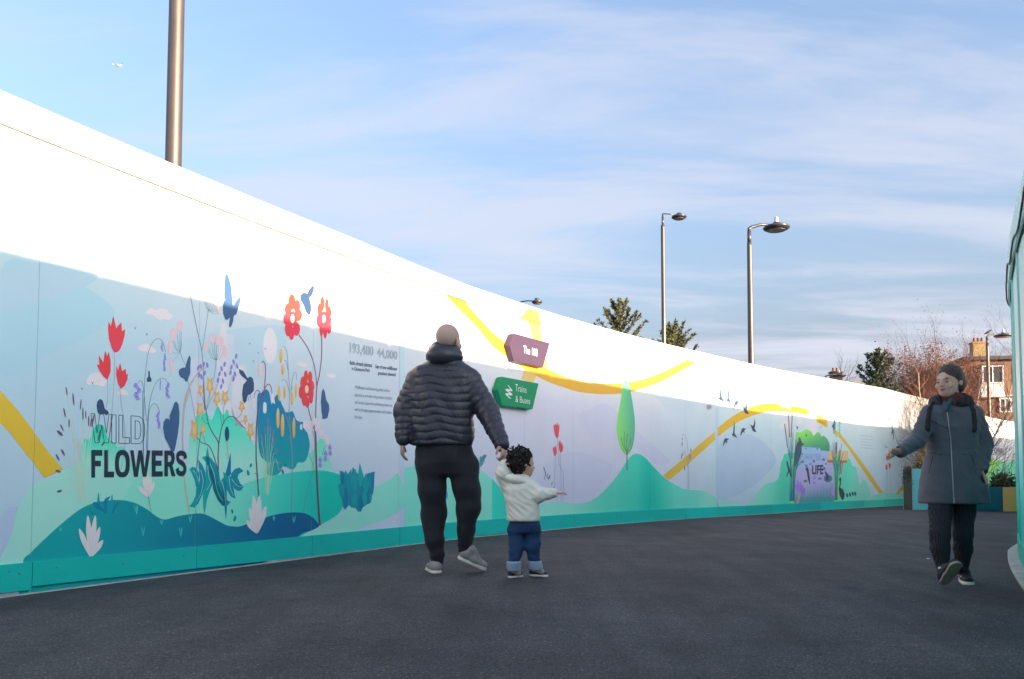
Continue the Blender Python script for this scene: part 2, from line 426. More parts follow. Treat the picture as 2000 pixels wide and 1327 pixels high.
class Print:
    """one printed motif: pixel shapes laid on the real wall surface as thin film; kept as wall coordinates (s, z)"""
    def __init__(s, name, layer, parent=None): s.name = name; s.layer = layer; s.V = []; s.F = []; s.C = []; s.k = 0; s.base = .0003
    def poly(s, pts, col, grad=None, sz=False):
        """col: seen-in-shade rgb; grad=(p0, p1, rgb1): fades from col at p0 to rgb1 at p1"""
        if isinstance(pts, list) and pts and pts[0] and pts[0][0] == 'strip':
            for _, L, Rr in pts:
                Ls = [hit(*p) for p in L]; Rs = [hit(*p) for p in Rr]
                V = Ls + Rs; n = len(L); s._add(V, [(i, i+1, n+i+1, n+i) for i in range(n-1)], col, grad)
            return s
        P2 = [hit(*p[:2]) for p in pts] if not sz else pts
        P2 = P2 if hasattr(s, 'fas') else [(a, min(b, wall_top(a)-.05)) for a, b in P2]
        T = geometry.tessellate_polygon([[Vector((a, b, 0)) for a, b in P2]])
        return s._add(P2, T, col, grad)
    def _add(s, P2, T, col, grad):
        ss_ = [p[0] for p in P2]; zz_ = [p[1] for p in P2]; lo, hi = min(ss_), max(ss_)
        off = s.base + s.layer*.00015 + s.k*.000012; s.k += 1
        bm = bmesh.new(); vs_ = [bm.verts.new((a, b, 0)) for a, b in P2]
        for t in T:
            try: bm.faces.new([vs_[i] for i in t])
            except ValueError: pass
        k0 = math.ceil((lo-SS[0])/DS); k1 = math.floor((hi-SS[0])/DS)
        for k in range(k0, k1+1):
            g = bm.verts[:] + bm.edges[:] + bm.faces[:]
            bmesh.ops.bisect_plane(bm, geom=g, dist=1e-6, plane_co=(SS[0]+k*DS, 0, 0), plane_no=(1, 0, 0))
        for j in range(math.ceil((lo-s780-.01)/PW), math.floor((hi-s780+.01)/PW)+1):      # the film is cut at every panel joint
            sj = s780 + j*PW
            for e in (-.0013, .0013):
                g = bm.verts[:] + bm.edges[:] + bm.faces[:]
                bmesh.ops.bisect_plane(bm, geom=g, dist=1e-6, plane_co=(sj+e, 0, 0), plane_no=(1, 0, 0))
            dead = [f for f in bm.faces if abs(f.calc_center_median().x-sj) < .0013]
            if dead: bmesh.ops.delete(bm, geom=dead, context='FACES')
        if grad:
            zl, zh = min(zz_), max(zz_); nn = max(2, int((zh-zl)/.08))
            for k in range(1, nn):
                g = bm.verts[:] + bm.edges[:] + bm.faces[:]
                bmesh.ops.bisect_plane(bm, geom=g, dist=1e-6, plane_co=(0, zl+(zh-zl)*k/nn, 0), plane_no=(0, 1, 0))
            a = Vector(hit(*grad[0])); b = Vector(hit(*grad[1])); d = b-a
        bm.verts.index_update(); n = len(s.V)
        c0 = np.array(col, float)
        for v in bm.verts:
            s.V.append(wall_pt(v.co.x, v.co.y, off))
            if grad:
                t = min(max((Vector((v.co.x, v.co.y))-a).dot(d)/d.length_squared, 0), 1); s.C.append(paint(c0+(np.array(grad[2])-c0)*t))
            else: s.C.append(paint(c0))
        for f in bm.faces:
            ids = [v.index for v in f.verts]
            f.normal_update()
            if f.normal.z < 0: ids = ids[::-1]
            s.F.append(tuple(n+i for i in ids))
        bm.free(); return s
    def done(s):
        o = mesh_obj(s.name, s.V, s.F, VINYL, hoarding, cols=s.C); return under(o)
SPLIT = {'printed_cattail', 'printed_leaf', 'printed_tuft', 'printed_blossom', 'printed_block', 'printed_lily_pad', 'printed_bellflower'}
def pr(name, layer, *items):
    if name in SPLIT and len(items) > 1:
        for i, it in enumerate(items): pr(name, layer+i*.08, it)
        return
    p = Print(name, layer)
    for it in items: p.poly(*it)
    return p.done()

_glyph = {}
def glyphs(txt, outline=False, bold=0.0):
    cu = bpy.data.curves.new('t', 'FONT'); cu.body = txt; cu.resolution_u = 3; cu.size = 1; cu.offset = bold
    cu.fill_mode = 'NONE' if outline else 'BOTH'
    o = bpy.data.objects.new('t', cu); COL.objects.link(o); dg = bpy.context.evaluated_depsgraph_get()
    me = o.evaluated_get(dg).to_mesh(); V = [tuple(v.co[:2]) for v in me.vertices]; Fc = [tuple(p.vertices) for p in me.polygons]; E_ = [tuple(e.vertices) for e in me.edges]
    o.evaluated_get(dg).to_mesh_clear(); bpy.data.objects.remove(o); bpy.data.curves.remove(cu)
    return V, Fc, E_
def text_quad(name, layer, txt, TL, TR, BL, BR, col, outline=0, bold=0.0, cap=None, parent=None, emit=None):
    """lettering whose cap-height box fills the given corners"""
    V, Fc, E_ = glyphs(txt, outline > 0, bold)
    xs = [v[0] for v in V]; x0, x1 = min(xs), max(xs); H = cap or .729
    y0 = -bold; y1 = H + bold
    def m(v):
        u = (v[0]-x0)/(x1-x0); t = (v[1]-y0)/(y1-y0)
        return tuple((BL[i]*(1-u)+BR[i]*u)*(1-t) + (TL[i]*(1-u)+TR[i]*u)*t for i in (0, 1))
    P = Print(name, layer)
    if outline > 0:
        for a, b in E_:
            p, q = m(V[a]), m(V[b]); dx, dy = q[0]-p[0], q[1]-p[1]; l = math.hypot(dx, dy)
            if l < .02: continue
            e = outline*.35/l; p = (p[0]-dx*e, p[1]-dy*e); q = (q[0]+dx*e, q[1]+dy*e)
            nx_, ny_ = -dy/l*outline/2, dx/l*outline/2
            P._add([hit(p[0]+nx_, p[1]+ny_), hit(q[0]+nx_, q[1]+ny_), hit(q[0]-nx_, q[1]-ny_), hit(p[0]-nx_, p[1]-ny_)], [(0, 1, 2, 3)], col, None); P.k = 0
    else: P._add([hit(*m(v)) for v in V], Fc, col, None)
    return P.done()

def _arc(cx, cy, rx, ry, a0, a1, n=12, e=2.5):
    o_ = []
    for k in range(n+1):
        a = R(a0+(a1-a0)*k/n); c, s_ = math.cos(a), math.sin(a)
        o_.append((cx+rx*math.copysign(abs(c)**(2/e), c), cy+ry*math.copysign(abs(s_)**(2/e), s_)))
    return o_
def _S():
    P_ = spline([(.90,.68),(.82,.85),(.5,.905),(.20,.85),(.16,.70),(.28,.60),(.5,.53),(.74,.44),(.85,.28),(.74,.13),(.48,.095),(.20,.15),(.10,.31)], False, 4); a = []; b = []
    for i, q in enumerate(P_):
        u0, u1 = P_[max(i-1, 0)], P_[min(i+1, len(P_)-1)]; dx, dy = u1[0]-u0[0], u1[1]-u0[1]; l = math.hypot(dx, dy)
        a.append((q[0]-dy/l*.155, q[1]+dx/l*.10)); b.append((q[0]+dy/l*.155, q[1]-dx/l*.10))
    return [a + b[::-1]]
GLY = {'I': [[(0,0),(1,0),(1,1),(0,1)]], 'L': [[(0,0),(1,0),(1,.21),(.37,.21),(.37,1),(0,1)]],
 'F': [[(0,0),(.35,0),(.35,.41),(.88,.41),(.88,.61),(.35,.61),(.35,.79),(1,.79),(1,1),(0,1)]],
 'E': [[(0,0),(1,0),(1,.2),(.36,.2),(.36,.41),(.9,.41),(.9,.61),(.36,.61),(.36,.8),(1,.8),(1,1),(0,1)]],
 'O': [_arc(.5,.5,.5,.51,0,350,28), _arc(.5,.5,.23,.32,0,350,22)],
 'D': [[(0,0)]+_arc(.42,.5,.58,.5,-90,90,14)+[(0,1)], [(.30,.17)]+_arc(.42,.5,.30,.33,-90,90,12)+[(.30,.83)]],
 'W': [[(0,1),(.17,1),(.285,.33),(.41,1),(.59,1),(.715,.33),(.83,1),(1,1),(.81,0),(.62,0),(.5,.62),(.38,0),(.19,0)]],
 'R': [[(0,0),(.34,0),(.34,.37),(.46,.37),(.68,0),(1.05,0),(.76,.42),(.90,.52),(.98,.70),(.93,.88),(.80,.97),(.62,1),(0,1)], [(.34,.56),(.52,.56),(.63,.62),(.65,.70),(.61,.78),(.52,.81),(.34,.81)]],
 'S': _S()}
def big_letters(word, boxes, tb, layer, col, outline=0):
    """boxes: (x0, x1) of every letter in zG pixels; tb: (top-left y, top-right y, bottom-left y, bottom-right y)"""
    X0, X1 = boxes[0][0], boxes[-1][1]
    for ch_, (x0, x1) in zip(word, boxes):
        P = Print('letter_'+ch_.lower(), layer)
        def m(u, v):
            x = x0+(x1-x0)*u; f = (x-X0)/(X1-X0); t = tb[0]*(1-f)+tb[1]*f; b = tb[2]*(1-f)+tb[3]*f; return zG((x, b+(t-b)*v))[0]
        if outline:
            for c in GLY[ch_]:
                q = [m(*k) for k in c]
                for a, b in zip(q, q[1:]+q[:1]): P.poly(ribbon([a, b], outline), col); P.k = 0
        else:
            loops = [[Vector((*hit(*m(*k)), 0)) for k in c] for c in GLY[ch_]]; T = geometry.tessellate_polygon(loops); P._add([(v.x, v.y) for l_ in loops for v in l_], T, col, None)
        P.done()
def S_(z): return spline(z)
# broad pale bands in the printed sky
pr('printed_sky_band', 0.0, (S_([(2,528),(60,512),(130,540),(220,600),(200,640),(100,690),(0,730)]), (158,201,222)))
pr('printed_sky_band', 0.2, (S_(zA((0,240),(150,205),(330,150),(600,230),(500,330),(200,420),(0,480))), (166,201,224)))
pr('printed_sky_band', 0.4, (S_([(2,800),(60,770),(150,735),(260,690),(420,650),(560,640),(520,720),(420,800),(300,860),(150,930),(0,1010)]), (174,207,227)))
pr('printed_sky_band', 0.6, (S_([(2,1010),(30,990),(45,1010),(30,1060),(2,1100)]), (170,196,226)))
pr('printed_sky_band', 0.8, (S_(zM((240,540),(330,480),(430,450),(520,520),(620,620),(760,740),(870,850),(760,860),(640,760),(500,700),(380,700),(300,640))), (198,205,232)))
pr('printed_sky_band', 1.0, (S_(zM((620,350),(740,380),(860,500),(1000,650),(1150,800),(1165,640),(1165,400),(1000,370),(800,345))), (190,210,227)))
pr('printed_sky_band', 1.2, (S_(zM((0,900),(120,800),(250,780),(380,820),(480,880),(420,1000),(300,1090),(150,1100),(0,1100))), (196,203,231)))
pr('printed_sky_band', 1.4, (S_(zN((100,700),(200,600),(330,560),(500,640),(600,800),(480,950),(350,1050),(200,1120),(100,1110))), (172,196,222)))
# pale vertical strips at the two tall seams
for xa, xb in ((780.5, 790), (1398.5, 1403.5)):
    pr('seam_strip', 6, ([(xa, 470 if xa < 1000 else 700), (xb, 475 if xa < 1000 else 702), (xb, 1045 if xa < 1000 else 1000), (xa, 1046 if xa < 1000 else 1001)], (172,218,228), ((xa, 560), (xa, 1040), (178,198,228))))
# clouds and moon
CL = (222,220,238)
for c in (zA((895,480),(910,462),(935,447),(965,462),(990,450),(1030,458),(1045,478),(1067,495),(1055,515),(1030,522),(1010,515),(990,527),(970,515),(945,492),(920,487)),
          zA((850,700),(870,680),(900,667),(935,685),(962,712),(945,725),(900,718),(870,712)),
          zA((532,905),(555,860),(590,845),(620,850),(662,893),(640,930),(600,925),(575,920),(545,922)),
          zA((727,980),(735,955),(765,950),(792,985),(760,983)),
          zC((755,500),(775,475),(800,500),(802,512),(780,510)), zC((970,810),(1000,792),(1055,812),(1030,832),(990,820)),
          zC((1177,885),(1210,870),(1243,885),(1230,905),(1200,900)),
          zN((5,340),(20,310),(45,335),(30,355)), zN((630,510),(650,460),(690,450),(705,500),(670,515)), zN((1160,440),(1175,425),(1190,440),(1175,450)),
          zN((1125,385),(1150,370),(1160,400),(1140,408)), zM((1115,475),(1135,455),(1153,475),(1135,492))):
    pr('printed_cloud', 1, (S_(c), CL))
pr('printed_moon', 1, (zC(*ell(795,683,47,124,0,28)), (220,219,236)))
pr('printed_moon', 8, (zO(*ell(375,225,31,70,0,20)), (222,222,238)))
def vee(x, y, s): return [(x-s, y-s*1.1), (x-s*.3, y-s*.2), (x, y+s*.2), (x+s*.3, y-s*.2), (x+s, y-s*1.1), (x+s*.45, y), (x, y+s*1.3), (x-s*.45, y)]
for x, y in zA((833,570),(905,610),(505,945),(570,910)): pr('printed_bird', 12, (vee(x, y, 2.9), (40,75,110)))
for x, y in zC((654,668),(712,730),(680,787),(760,703)): pr('printed_bird', 12, (vee(x, y, 2.3), (60,90,120)))
# city blocks fading in the background
BW = (206,213,232)
def tower(poly, col, rows, cols_, x0, x1, y0, y1, lc=(176,190,214)):
    it = [(poly, col)]
    for r_ in range(rows):
        for c_ in range(cols_):
            a = x0+(x1-x0)*(c_+.15)/cols_; b = x0+(x1-x0)*(c_+.85)/cols_; t = y0+(y1-y0)*(r_+.12)/rows; u = y0+(y1-y0)*(r_+.88)/rows
            for q in ([(a,t),(b,t),(b,t+.45),(a,t+.45)], [(a,t),(a+.4,t),(a+.4,u),(a,u)], [(b-.4,t),(b,t),(b,u),(b-.4,u)]): it.append((q, lc))
    pr('printed_tower', 2, *it)
tower(zC((255,765),(345,765),(348,1200),(250,1200)), (190,207,228), 6, 3, 374, 398, 705, 810, (180,196,218))
tower(zC((498,600),(550,612),(553,900),(500,1020)), (186,202,219), 1, 3, 444, 457, 662, 740, (168,184,204))
tower(zC((437,600),(455,595),(455,530),(495,530),(497,600),(500,1010),(432,1010)), BW, 1, 2, 427, 441, 655, 745)
tower(zC((535,900),(575,810),(620,815),(640,905),(640,1240),(530,1240)), BW, 2, 4, 455.5, 480, 771, 815)
tower(zC((640,905),(700,915),(705,1240),(640,1240)), (188,203,220), 3, 3, 483, 501, 750, 830)
tower(zC((1100,1100),(1165,1100),(1165,1327),(1080,1327)), (184,203,220), 4, 3, 612, 633, 800, 850)
pr('printed_block', 2, (zC((420,1130),(440,1060),(480,1110),(520,1060),(560,1180),(640,1260),(700,1327),(420,1327)), (214,214,232)), (zD((1180,250),(1230,220),(1290,270),(1300,400),(1200,470),(1180,420)), (196,210,228)))
# distant green crowns
pr('printed_bush', 3, (S_(zG((250,810),(255,600),(275,580),(320,580),(350,500),(380,450),(420,440),(455,460),(490,560),(560,620),(580,655),(650,665),(700,800),(500,830))), (20,190,160), ((195,832),(195,905),(140,208,196))))
pr('printed_bush', 4, (S_(zI((72,820),(110,760),(160,560),(195,520),(240,520),(300,482),(340,520),(370,580),(390,590),(420,530),(450,440),(480,402),(515,450),(555,520),(580,500),(605,440),(630,460),(650,530),(700,540),(725,600),(735,680),(760,685),(800,670),(840,725),(890,745),(960,870),(1010,950),(1060,960),(1100,1130),(1180,1180),(1200,1327),(1100,1500),(100,1500),(50,1200),(50,1060),(80,1000))), (40,198,172), ((430,800),(430,900),(146,212,202))))
pr('printed_bush', 4, (S_(zL((180,640),(230,590),(330,470),(355,475),(385,450),(415,425),(440,350),(480,315),(515,350),(535,430),(570,540),(620,665),(600,700),(400,700),(200,700))), (90,205,180), ((625,850),(625,925),(150,214,206))))
pr('printed_tree', 5, (S_(zD((790,60),(820,30),(850,2),(880,25),(897,105),(925,60),(945,45),(970,100),(1000,170),(1030,178),(1060,172),(1085,230),(1110,250),(1140,255),(1152,310),(1175,345),(1190,430),(1170,520),(1145,558),(1100,562),(1080,598),(1055,615),(1020,600),(985,590),(960,640),(910,665),(862,645),(860,560),(820,520),(800,440),(790,300))), (0,112,162), ((560,780),(560,920),(0,150,156))))
# hills of the first section
pr('printed_hill', 5, (S_(zB((20,1140),(70,900),(110,740),(160,640),(230,575),(330,545),(420,480),(530,450),(640,445),(760,450),(900,440),(1000,440),(1100,465),(1200,520),(1250,700),(1200,1100),(600,1180))), (150,212,204), ((120,900),(340,930),(128,206,194))))
pr('printed_hill', 7, (S_(zD((-150,700),(0,692),(150,688),(300,712),(450,735),(600,742),(690,722),(850,672),(1000,645),(1100,630),(1250,620),(1350,633),(1430,665),(1460,760),(1450,870),(1400,960),(1270,1045),(1100,1150),(-200,1100))), (120,206,190), ((430,980),(640,970),(0,178,164))))
pr('printed_hill', 9, (S_([(44.3,1103),(60,1080),(79,1060.6),(117,1025.8),(158,994),(190,981.5),(228,976.8),(259,981.5),(285,994),(307,1010),(323,1015),(348,1008.4),(380,1003.7),(400,1005),(428,1018.8),(443,1026.5),(464,1029),(479,1025.2),(505,1016),(530.6,1007.3),(559,1002),(589.6,1002),(607,1008.6),(618,1018.8),(623,1028),(607.5,1036.7),(585,1046),(540,1090),(300,1160),(60,1190)]), (0,146,152), ((150,1050),(560,1040),(0,88,135))))
pr('printed_hill', 8, (S_([(560,1075),(600,1040),(625,1026),(648,1013),(674,995),(703,974),(728,955),(740,948),(760,938),(779,928.5),(779.2,1000),(779,1080)][:-1]) , (146,212,202), ((640,1000),(775,1000),(118,200,188))))
# second section
pr('printed_hill', 7, ([(790.5,914),(808,911),(850,905),(900,903),(940,919),(962,937),(977,953),(985,964),(1005,985),(1030,1005),(1060,1030),(1060,1060),(790.5,1070)], (112,202,188), ((800,960),(960,960),(118,206,190))))
pr('printed_hill', 8, ([(961,935),(977,953),(985,964),(1005,985),(1030,1005),(1060,1030),(1000,1060),(961,1060)], (45,194,176), ((961,980),(1040,980),(20,184,168))))
pr('printed_hill', 9, (S_([(1020,1060),(1035,1000),(1050,990),(1068,983),(1093,981),(1120,983),(1160,990),(1180,1010),(1150,1060)]), (132,206,196)), (zM((20,1120),(36,1120),(40,1220),(20,1220)), (172,214,186)), (zM((36,1120),(46,1120),(50,1220),(36,1220)), (148,210,190)))
H2 = spline([p for p in zM((-10,1128),(60,1122),(130,1124),(200,1128),(270,1128),(340,1105),(420,1040),(500,950),(560,860),(600,808),(645,790),(700,820),(760,885),(830,955),(900,1000),(960,1030),(1040,1040),(1100,1045),(1150,1070),(1184,1093))], False, 5)
base_y = 1030
strips = [(0, (134,206,192)),(200,(128,204,190)),(420,(84,194,174)),(560,(66,190,170)),(640,(52,186,166)),(725,(6,176,160)),(800,(44,184,164)),(900,(92,198,180)),(1060,(104,200,184)),(1120,(140,210,196)),(1187,(112,202,186))]
def hillcol(x):
    u = (x-1060)*3.492
    for (a, ca), (b, cb) in zip(strips[:-1], strips[1:]):
        if a <= u <= b: return [ca[i]+(cb[i]-ca[i])*(u-a)/(b-a) for i in range(3)]
    return strips[0][1] if u < 0 else strips[-1][1]
P = Print('printed_hill', 10)
for a, b in zip(H2[:-1], H2[1:]):
    if b[0]-a[0] < .05: continue
    P.layer = 10; P.k = 0
    P.poly([a, b, (b[0], base_y), (a[0], base_y)], hillcol(a[0]), (a, (b[0], a[1]), hillcol(b[0])))
P.done()
pr('printed_cypress', 12, (S_(zM((558,286),(574,292),(590,330),(610,430),(625,540),(628,620),(622,700),(605,760),(580,798),(555,790),(530,750),(512,690),(503,620),(510,540),(525,460),(538,370),(545,305))), (122,198,104), ((1206,830),(1240,822),(66,156,140))))
pr('printed_cypress', 13, *[(ribbon(zM(*q), w_), (60,70,60)) for q, w_ in ((((575,905),(574,850),(574,775)),1.6), (((574,780),(545,730),(535,680)),.7), (((574,780),(555,720),(557,640)),.7), (((574,780),(595,720),(600,680)),.7), (((574,775),(572,700),(580,650)),.7), (((574,780),(600,760),(612,720)),.6))])
# yellow ribbon
YE = (236,202,60)
pr('printed_ribbon', 11, (zB((-60,-60),(0,10),(100,120),(200,250),(290,380),(388,497),(275,550),(200,450),(120,350),(60,270),(0,210),(-60,130)), (230,200,62)))
up = spline([(860,562),(871,576),(906,588.5),(920,604),(940,626),(960,648),(986,669),(1020,697),(1063,718),(1100,735),(1117,740),(1146,747),(1189,749.5),(1220,748),(1255,741.6),(1289,729),(1318,716),(1341,704)], False, 3)
lo = spline([(1359,709),(1323,729),(1289,747),(1246,762),(1212,769),(1175,770),(1132,766),(1094,754.5),(1060,741),(1012,713),(988,696),(966,680),(948,660),(930,638),(910,618),(892,600),(871,576)], False, 3)
pr('printed_ribbon', 11, (up[3:]+lo[:-1], (244,192,62), ((930,640),(1200,760),(242,192,64))))
pr('printed_ribbon', 10, (zS((480,200),(600,170),(632,290),(720,800),(600,770),(545,435),(508,270)), (242,206,112)), (zS((470,760),(605,765),(590,860),(560,930),(430,890)), (247,218,140)))
P = Print('ribbon_on_fascia', 0); P.base = .0225; P.fas = 1
P.poly(zS((413,236),(475,140),(500,133),(590,160),(606,176),(631,296),(510,266)), (240,208,84)); P.done()
pr('printed_ribbon', 11, (spline(zM((820,940),(940,840),(1060,735),(1171,642)), False)+spline(zM((1175,697),(1060,800),(950,900),(860,972)), False), (236,200,72)))
pr('printed_ribbon', 11, (spline(zN((95,515),(160,460),(230,410),(300,370),(380,335),(460,312),(540,303),(618,305)), False)+zN((650,335),(690,340),(715,356),(735,325),(800,332),(890,360),(862,405))+spline(zN((800,385),(720,378),(600,370),(500,378),(420,400),(340,430),(260,470),(180,525),(99,590)), False), (247,205,52)))
pr('printed_ribbon', 11, (zN((955,393),(1045,450),(1045,515),(1020,500),(950,462)), (247,208,60)))
pr('printed_ribbon', 11, (zO((765,360),(800,362),(870,430),(1000,600),(1150,800),(1260,960),(1360,1105),(1310,1110),(1200,960),(1080,780),(960,600),(860,470),(770,400)), (244,208,76)))
pr('printed_ribbon', 11, (zP((352,948),(450,805),(540,655),(610,535),(700,360),(700,460),(600,620),(520,745),(450,855),(395,952)), (244,206,70)))
# ---- flowers of the first section
RD = (200,62,82); RD2 = (214,60,70)
tul = [zA((668,530),(683,562),(699,497),(716,575),(725,560),(748,538),(752,592),(771,578),(768,620),(755,670),(740,705),(722,722),(702,722),(688,695),(672,640),(666,580)),
       zA((597,798),(612,800),(608,740),(637,785),(647,712),(660,745),(670,718),(682,780),(682,840),(662,893),(635,870),(612,835)),
       zA((718,805),(728,835),(740,786),(753,840),(775,822),(777,860),(789,853),(785,890),(768,930),(745,947),(728,920),(716,860))]
stems = [zA((703,722),(706,830),(700,950),(688,1100),(672,1250),(668,1460)), zA((662,893),(664,1000),(650,1075)), zA((738,947),(748,1050),(765,1150),(770,1290),(745,1450))]
for t_, s_ in zip(tul, stems):
    pr('printed_tulip', 14, (t_, RD2, (t_[1], (t_[1][0], t_[1][1]+60), (190,60,92))), (ribbon(s_, .9), (150,150,150)))
def flower(cx, cy, pet, c, k=1.0, zf=zC):
    it = []
    for (x, y, rx, ry) in pet:
        ang = 0
        q = [(cx+(px-cx), py) for px, py in ell(x, y, rx, ry, 0, 16)]
        it.append((zf(*q), (226,74,66) if y < cy-20 else (196,56,76)))
    it.append((zf(*ell(cx, cy, 30, 50, 0, 16)), (208,60,72))); it.append((zf(*ell(cx, cy, c[0], c[1], 0, 16)), (232,226,200)))
    pr('printed_flower', 15, *it)
flower(946,500,[(942,385,24,55),(917,435,24,42),(977,415,22,45),(909,500,26,42),(985,475,27,42),(920,570,26,50),(940,598,18,46),(973,568,24,48)],(13,31))
flower(1160,500,[(1150,397,14,50),(1181,408,13,46),(1133,437,17,42),(1192,457,20,42),(1133,510,23,48),(1189,510,22,48),(1143,568,13,52),(1169,580,13,54),(1195,560,17,42)],(12,28))
flower(1043,980,[(1038,892,14,42),(1066,900,14,44),(1018,935,18,42),(1010,1000,21,47),(1076,960,19,40),(1072,1010,19,45),(1028,1050,19,45),(1048,1070,14,36),(1072,1040,15,38)],(12,28))
ST = (118,62,96)
pr('printed_stem', 13, (ribbon(zC((990,610),(1040,680),(1085,780),(1105,880),(1112,965)), 1.5), ST), (ribbon(zC((1145,618),(1145,750),(1130,880),(1112,965),(1106,1100),(1104,1240)), 1.7), ST), (ribbon(zC((1052,1100),(1075,1190),(1110,1260)), 1.4, 1.8), ST), (ribbon(zD((1215,290),(1232,340),(1240,600),(1252,850),(1266,1040)), 2.6, 4.2), (92,74,92)))
NV = (52,86,128); NV2 = (44,70,108)
for q in (zC((487,200),(493,192),(505,200),(520,245),(530,290),(538,400),(545,412),(560,380),(585,352),(594,360),(590,385),(562,470),(550,475),(545,480),(540,520),(528,552),(518,560),(513,545),(516,515),(520,490),(500,507),(487,503),(473,460),(471,410),(478,380),(488,372),(480,340),(483,270)),
          zC((1155,973),(1167,1000),(1175,1050),(1195,1085),(1197,1120),(1185,1175),(1165,1183),(1147,1180),(1150,1165),(1143,1130),(1140,1060),(1145,1000)),
          zB((1087,77),(1100,95),(1107,150),(1105,210),(1098,270),(1085,340),(1075,385),(1055,382),(1040,345),(1015,300),(1005,240),(1008,205),(1022,182),(1040,185),(1047,195),(1045,165),(1060,130),(1075,85)),
          zC((170,860),(175,845),(195,832),(213,832),(222,800),(238,755),(247,752),(252,770),(248,830),(249,870),(235,905),(230,925),(218,928),(205,905),(185,900),(172,880))):
    pr('printed_butterfly', 16, (q, NV))
for q in (zC((1022,320),(1035,322),(1046,330),(1060,300),(1083,272),(1093,280),(1090,310),(1075,345),(1060,355),(1072,400),(1075,440),(1066,470),(1050,470),(1035,440),(1018,395),(1001,375),(1001,340),(1010,330)),
          zA((595,1050),(600,1025),(615,1010),(632,1018),(640,1045),(645,1070),(665,1085),(672,1100),(655,1110),(640,1100),(615,1108),(600,1090)),
          zA((918,835),(923,840),(924,870),(933,885),(933,903),(905,905),(905,885),(914,870),(914,840)),
          zC((580,842),(610,855),(640,905),(655,893),(675,905),(683,940),(682,990),(660,1015),(640,1020),(632,1060),(620,1075),(608,1060),(603,1010),(610,950),(635,920),(600,890),(585,870))):
    pr('printed_bee', 16, (q, NV2))
pr('printed_bee', 17, *[(ribbon(zC(*q), .5), (52,72,100)) for q in (((983,322),(1004,340)),((985,330),(1002,345)),((1015,395),(1020,420)),((1030,430),(1040,455)),((1055,470),(1062,490)),((640,1020),(648,1060)),((655,1012),(662,1045)))])
pr('printed_bud', 16, (zD(*ell(558,343,17,58)), (30,66,100)), (ribbon(zD((561,395),(568,530)), 1.4), (168,160,120)))
pr('printed_leaf', 12, *[(zD(*ell(x, y, rx, ry, r_)), (10,124,136)) for x, y, rx, ry, r_ in ((740,583,8,17,15),(719,640,10,22,-10),(598,933,8,17,-12),(618,988,10,24,12),(983,632,9,20,-15),(1002,580,9,14,30))])
# umbels
UC = (236,212,228); UC_SUN = (250,240,236); TH = (78,112,132)  # second tone is the upper umbels' sunlit near-white, put into the print colour
def umbel(cx, cy, rays, blobs, col):
    it = [(ribbon(zC((cx, cy), ((cx*.6+x*.4)+(x-cx)*.15, cy*.6+y*.4+12), (x, y)), .42), TH) for x, y in rays]
    it += [(zC(*ell(x, y, rx, ry, r_, 12)), col) for x, y, rx, ry, r_ in blobs]
    pr('printed_umbel', 13, *it)
umbel(240,272,[(180,240),(192,215),(205,180),(225,155),(245,150),(262,165),(278,190),(290,195),(285,220)],[(192,215,14,28,0),(205,140,18,32,0),(240,110,18,32,0),(275,140,18,32,0),(292,160,12,25,0)],UC_SUN)
umbel(372,440,[(335,325),(350,330),(368,320),(392,350),(415,375),(432,405),(435,440),(432,465)],[(352,280,20,34,0),(390,300,20,34,0),(418,340,20,34,0),(440,420,13,50,-6)],UC_SUN)
umbel(425,780,[(368,715),(378,700),(395,670),(412,655),(430,655),(445,670),(460,690),(472,725)],[(357,690,15,36,10),(400,632,19,32,0),(438,645,16,40,0),(462,655,14,36,0),(484,720,15,40,-6)],UC)
umbel(178,725,[(125,640),(140,650),(160,600),(178,575),(190,590),(118,720),(130,790),(190,660)],[(178,545,22,36,8),(133,603,22,42,8),(113,692,15,50,0),(122,825,13,62,-6)],UC)
pr('printed_stem', 12, *[(ribbon(zC(*q), w_), c_) for q, w_, c_ in ((((240,275),(260,400),(300,590),(330,740),(342,950),(352,1110)),1.1,(88,110,130)), (((372,440),(350,590),(328,720)),.8,(98,130,148)), (((425,780),(410,900),(360,1080)),.7,(110,120,150)), (((178,725),(195,770),(212,812)),.6,(88,110,130)), (((232,925),(250,1000),(285,1190)),.7,(110,120,130)), (((365,825),(300,870),(240,970),(210,1100),(197,1300)),2.2,(160,156,160)), (((445,930),(400,1030),(355,1130)),1.5,(160,156,165)), (((535,885),(510,980),(500,1010)),.9,(150,150,170)))])
pr('printed_stem', 12, (ribbon(zD((280,0),(240,120),(220,280),(222,480),(240,760),(273,950)), 2.4), (168,160,150)), (ribbon(zG((1320,0),(1240,160),(1212,400),(1215,700),(1225,940),(1275,1290)), 2.4), (166,162,150)))
